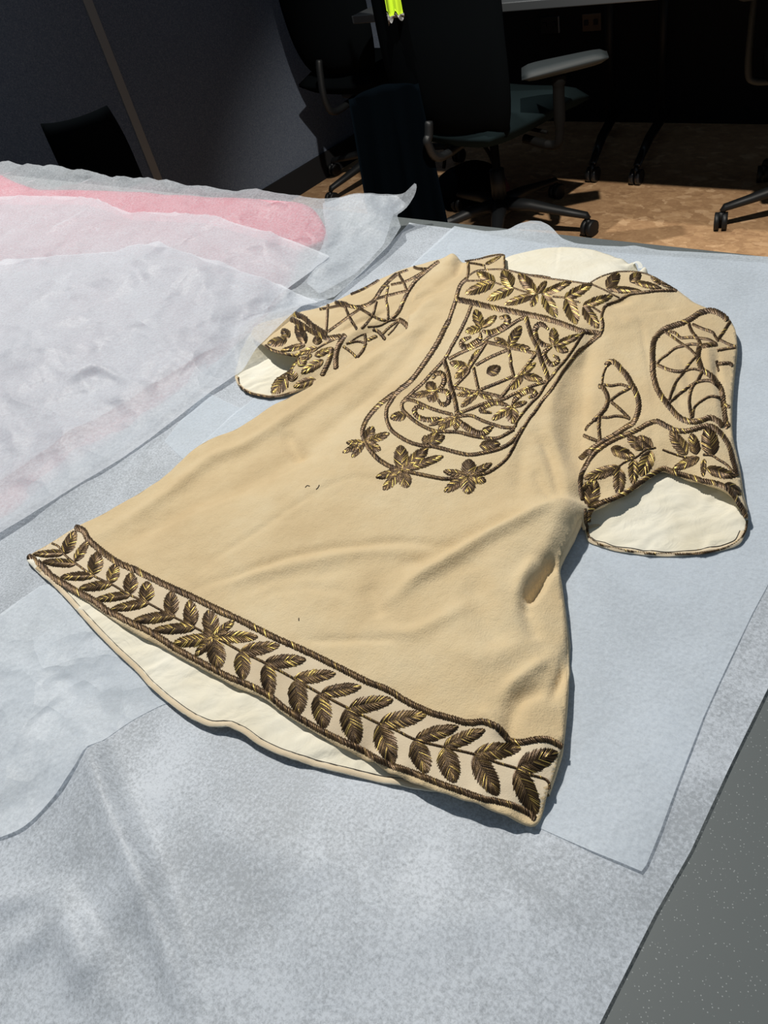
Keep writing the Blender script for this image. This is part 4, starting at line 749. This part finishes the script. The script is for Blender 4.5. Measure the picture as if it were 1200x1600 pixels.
# ================================================================== OFFICE BEHIND THE TABLE
def caster(parent, loc, m, r=.028):
    x, y, z = loc; V = []; F = []
    for dx in (-.012, .012):
        Vi, Fi = tube_np([(x+dx-.008, y, r), (x+dx-.0075, y, r), (x+dx, y, r), (x+dx+.0075, y, r), (x+dx+.008, y, r)], [r*.8, r, r*1.0, r, r*.8], 16); F += [[len(V)+q for q in dict.fromkeys(f)] for f in Fi]; V += Vi
    Vi, Fi = tube_np([(x, y, r), (x, y-.004, r*1.6), (x, y-.006, z)], [.010, .011, .008], 8); F += [[len(V)+q for q in dict.fromkeys(f)] for f in Fi]; V += Vi
    me = bpy.data.meshes.new('caster'); me.from_pydata([tuple(v) for v in V], [], F); return link('caster', me, m, parent, True, True)
def task_chair(name, loc, rz, label, base_ang, m_seat, back_w=.46, back_z=(.50, 1.12), arms=True, seat=True, arm_style='pad', group=None, back_off=.22, arm_x=.278, arm_z=.655, arm_turn=0, seat_z=.45):
    t = empty(name, (*loc, 0), label, 'chair', 'black office chairs', rz)
    for k_ in range(5):
        a = math.radians(base_ang+72*k_)-rz; d = np.array([math.cos(a), math.sin(a), 0])
        leg = tube('base_leg', [d*.02+[0, 0, .115], d*.12+[0, 0, .108], d*.24+[0, 0, .085], d*.315+[0, 0, .072], d*.325+[0, 0, .060]], [.030, .024, .018, .015, .010], m_black, t, 8, .8)
        caster(leg, (d[0]*.325, d[1]*.325, .06), m_black)
    tube('base_hub', [(0, 0, .085), (0, 0, .13)], [.038, .034], m_black, t, 16); tube('gas_column', [(0, 0, .12), (0, 0, .235), (0, 0, .237), (0, 0, .40)], [.026, .026, .015, .015], m_black, t, 16)
    box('mechanism', (-.08, .08, -.12, .10, .375, .415), m_black, t, .012, True, True); tube('adjust_lever', bent([(.06, 0, .39), (.16, 0, .385), (.23, .01, .375)]), .006, m_dgrey, t, 8)
    cushion('seat', lambda u, v: ((u*(.235-.02*v*v)*(1-.06*(v < 0)*v*v), v*.235+.01, seat_z+.012*u*u-.03*max(0, v)**4), (0, 0, 1)), 14, 14, m_seat, t, .085)
    def bk(u, v):
        z = back_z[0]+(back_z[1]-back_z[0])*(v+1)/2; w = back_w/2*(1-.10*max(0, v)**2-.20*max(0, -v)**4); y = -back_off-.03*v*abs(v)+.05*u*u-.02; return (u*w, y, z), nrm((-.35*u, 1, .06))
    cushion('backrest', bk, 14, 18, m_cfab, t, .055)
    tube('back_support', bent([(0, -.06, .385), (0, -back_off-.03, .37), (0, -back_off-.075, .43), (0, -back_off-.065, back_z[0]+.03), (0, -back_off-.055, back_z[0]+.07)]), [.014]*24+[.011], m_black, t, 10)
    if arm_style == 'loop':
        for s_ in (-1, 1):
            tube('arm_bracket', bent([(s_*.17, .02, .40), (s_*.25, .02, .405), (s_*.272, .02, .44), (s_*.274, .02, .56), (s_*.272, .02, .63)]), .011, m_arm, t, 8); cushion('arm_pad', lambda u, v, s_=s_: ((s_*.272+u*.04, .03+v*.12, .65), (0, 0, 1)), 6, 10, m_arm, t, .028)
    elif arms:
        for s_ in (-1, 1):
            X_ = s_*arm_x; post = tube('arm_post', bent([(s_*.16, -.02, .36), (X_*.92, -.02, .35), (X_, -.02, .39), (X_, -.015, .5), (X_, -.01, arm_z-.02)]), [.014]*14+[.018]*7+[.022]*4, m_dgrey, t, 10, 1.0)
            ca, sa = math.cos(arm_turn*s_), math.sin(arm_turn*s_)
            def pad(u, v): a, b = u*(.048-.014*v), .01+v*.125; return (X_+a*ca-b*sa, a*sa+b*ca, arm_z+.004*v), (0, 0, 1)
            cushion('arm_pad', pad, 8, 12, m_arm, post, .032)
    return t
task_chair('task_chair', (-1.59, 2.32), math.radians(-10), 'black high-backed office chair in the aisle with a grey arm pad', 10, m_cfab2, back_w=.54, back_z=(.42, 1.10), arm_x=.305, arm_z=.575, arm_turn=-.85, seat_z=.42)
task_chair('task_chair', (-2.45, 2.72), 0, 'black office chair without arms beside the felt partition', 256, m_cfab, arms=False, back_z=(.50, 1.15), back_w=.44)
task_chair('task_chair', (-.606, 2.70), math.radians(17), 'black office chair at the right edge, its base and arm bracket showing', 216, m_cfab, arm_style='loop', back_z=(.43, .685))
task_chair('task_chair', (-2.32, 1.33), math.radians(48), 'small black chair with a narrow backrest behind the pink bundle', 30, m_cfab, back_w=.21, back_z=(.50, .80), arms=False, back_off=.20, seat_z=.37)
# desks with castored feet
desk = empty('desk', (-1.2, 2.9, 0), 'long dark desk with a modesty panel beyond the aisle', 'desk')
box('desk_top', (-2.14, .8, 2.34, 3.2, .705, .73), [m_steel], desk, .003)
box('modesty_panel', (-2.6, .9, 3.43, 3.45, 0.0, .705), m_dark, desk)
for (px_, py_), (fx, fy) in (((-1.65, 3.30), (-1.48, 2.81)), ((-1.43, 3.31), (-1.30, 2.81)), ((.55, 3.3), (.55, 2.8))):
    lg = tube('leg', [(px_, py_, .07), (px_, py_, .70)], .019, m_black, desk, 12, local=False)
    ft = tube('foot', [(px_, py_+.05, .07), (px_*.5+fx*.5, py_*.5+fy*.5, .075), (fx, fy, .068)], [.022, .02, .014], m_gloss, lg, 10, .8, local=False)
    cs = caster(desk, (fx, fy, .07), m_gloss); cs.data.transform(Matrix.Translation((1.2, -2.9, 0)))
def face_xz(x0, x1, z0, z1, y, name, m, parent): return box(name, (x0, x1, y-.008, y, z0, z1), m, parent, .002)
s_ = at(920, 38, .40)
for cx_, mm, nm in ((s_[0], m_brass, 'brown double socket plate under the desk'), (s_[0]-.20, m_black, 'black double socket plate under the desk, left of the brown one')):
    so = empty('wall_socket', (cx_, 3.43, .40), nm, 'socket', 'sockets under the desk'); face_xz(cx_-.042, cx_+.042, .368, .432, 3.428, 'socket_plate', mm, so)
    for dx in (-.022, .022): face_xz(cx_+dx-.009, cx_+dx+.009, .392, .412, 3.419, 'socket_hole', m_black, so)
    if mm is m_black: face_xz(cx_+.043, cx_+.048, .368, .432, 3.426, 'plate_edge', m_trim, so)
# dark coat over the chair back, hi-vis vest, bag
def drape(name, c, ang, w, z0, z1, m, label, cat, seed, depth=.03, flare=.25, thick=.012):
    nu, nz_ = 26, 22; V = []; d = np.array([math.cos(ang), math.sin(ang)]); n_ = np.array([-d[1], d[0]])
    for side_ in (1, -1):
        for j in range(nz_+1):
            f = j/nz_; z = z0+(z1-z0)*(1-f)
            for i in range(nu+1):
                u = 2*i/nu-1; ww = w/2*(1+flare*f); o = depth*math.sin(u*9+seed+1.5*f)*(.25+f)*.6+.03*u*u; e = (1-u**8)
                p = np.array(c)+d*u*ww+n_*(o+side_*thick*e*.5); V.append((p[0], p[1], z+(.012*math.sin(u*7+seed) if j == nz_ else 0)-(.03*u*u if j == 0 else 0)))
    I = lambda s_, j, i: s_*(nz_+1)*(nu+1)+j*(nu+1)+i; F = []
    for j in range(nz_):
        for i in range(nu): F += [[I(0, j, i), I(0, j, i+1), I(0, j+1, i+1), I(0, j+1, i)], [I(1, j, i), I(1, j+1, i), I(1, j+1, i+1), I(1, j, i+1)]]
        for i in (0, nu): F.append([I(0, j, i), I(0, j+1, i), I(1, j+1, i), I(1, j, i)])
    for i in range(nu):
        for j in (0, nz_): F.append([I(0, j, i), I(1, j, i), I(1, j, i+1), I(0, j, i+1)])
    me = bpy.data.meshes.new(name); me.from_pydata(V, [], F); return tag(link(name, me, m), label, cat)
cc = np.array([-1.735, 1.97]); drape('coat', cc, math.radians(38), .22, .12, .62, m_navy, 'dark navy coat hanging at the left side of the aisle chair', 'coat', 1.0)
hv = at(619, 14, .80); hvv = empty('safety_vest', (hv[0], hv[1], .70), 'fluorescent yellow safety vest hanging at the top edge beside the chair', 'vest')
o = drape('vest_cloth', hv-np.array([.0, .0]), math.radians(30), .066, .785, .98, m_hivis, None, None, 2.2, .008, .05, .006); o.parent = hvv; o.data.transform(Matrix.Translation((-hv[0], -hv[1], -.70)))
o = drape('hem_tape', hv-np.array([.0, .002]), math.radians(30), .068, .779, .786, m_trim, None, None, 2.2, .008, .05, .008); o.parent = hvv; o.data.transform(Matrix.Translation((-hv[0], -hv[1], -.70)))
bg = at(735, 285, .10); bag = empty('shoulder_bag', (bg[0], bg[1], 0), 'dark slouched bag with a maroon end on the floor behind the chair column', 'bag')
cushion('bag_body', lambda u, v: ((u*.13, v*.05+.02*math.sin(3*u), .085+.012*math.cos(4*u)), (0, 0, 1)), 14, 8, m_navy, bag, .16)
cushion('bag_end', lambda u, v: ((.135+.012*v, u*.05, .07), (0, 0, 1)), 6, 6, m_maroon, bag, .09)
tube('bag_strap', bent([(-.12, 0, .15), (-.08, 0, .25), (.02, 0, .29), (.10, 0, .22), (.13, 0, .12)]), .007, m_dgrey, bag, 6)
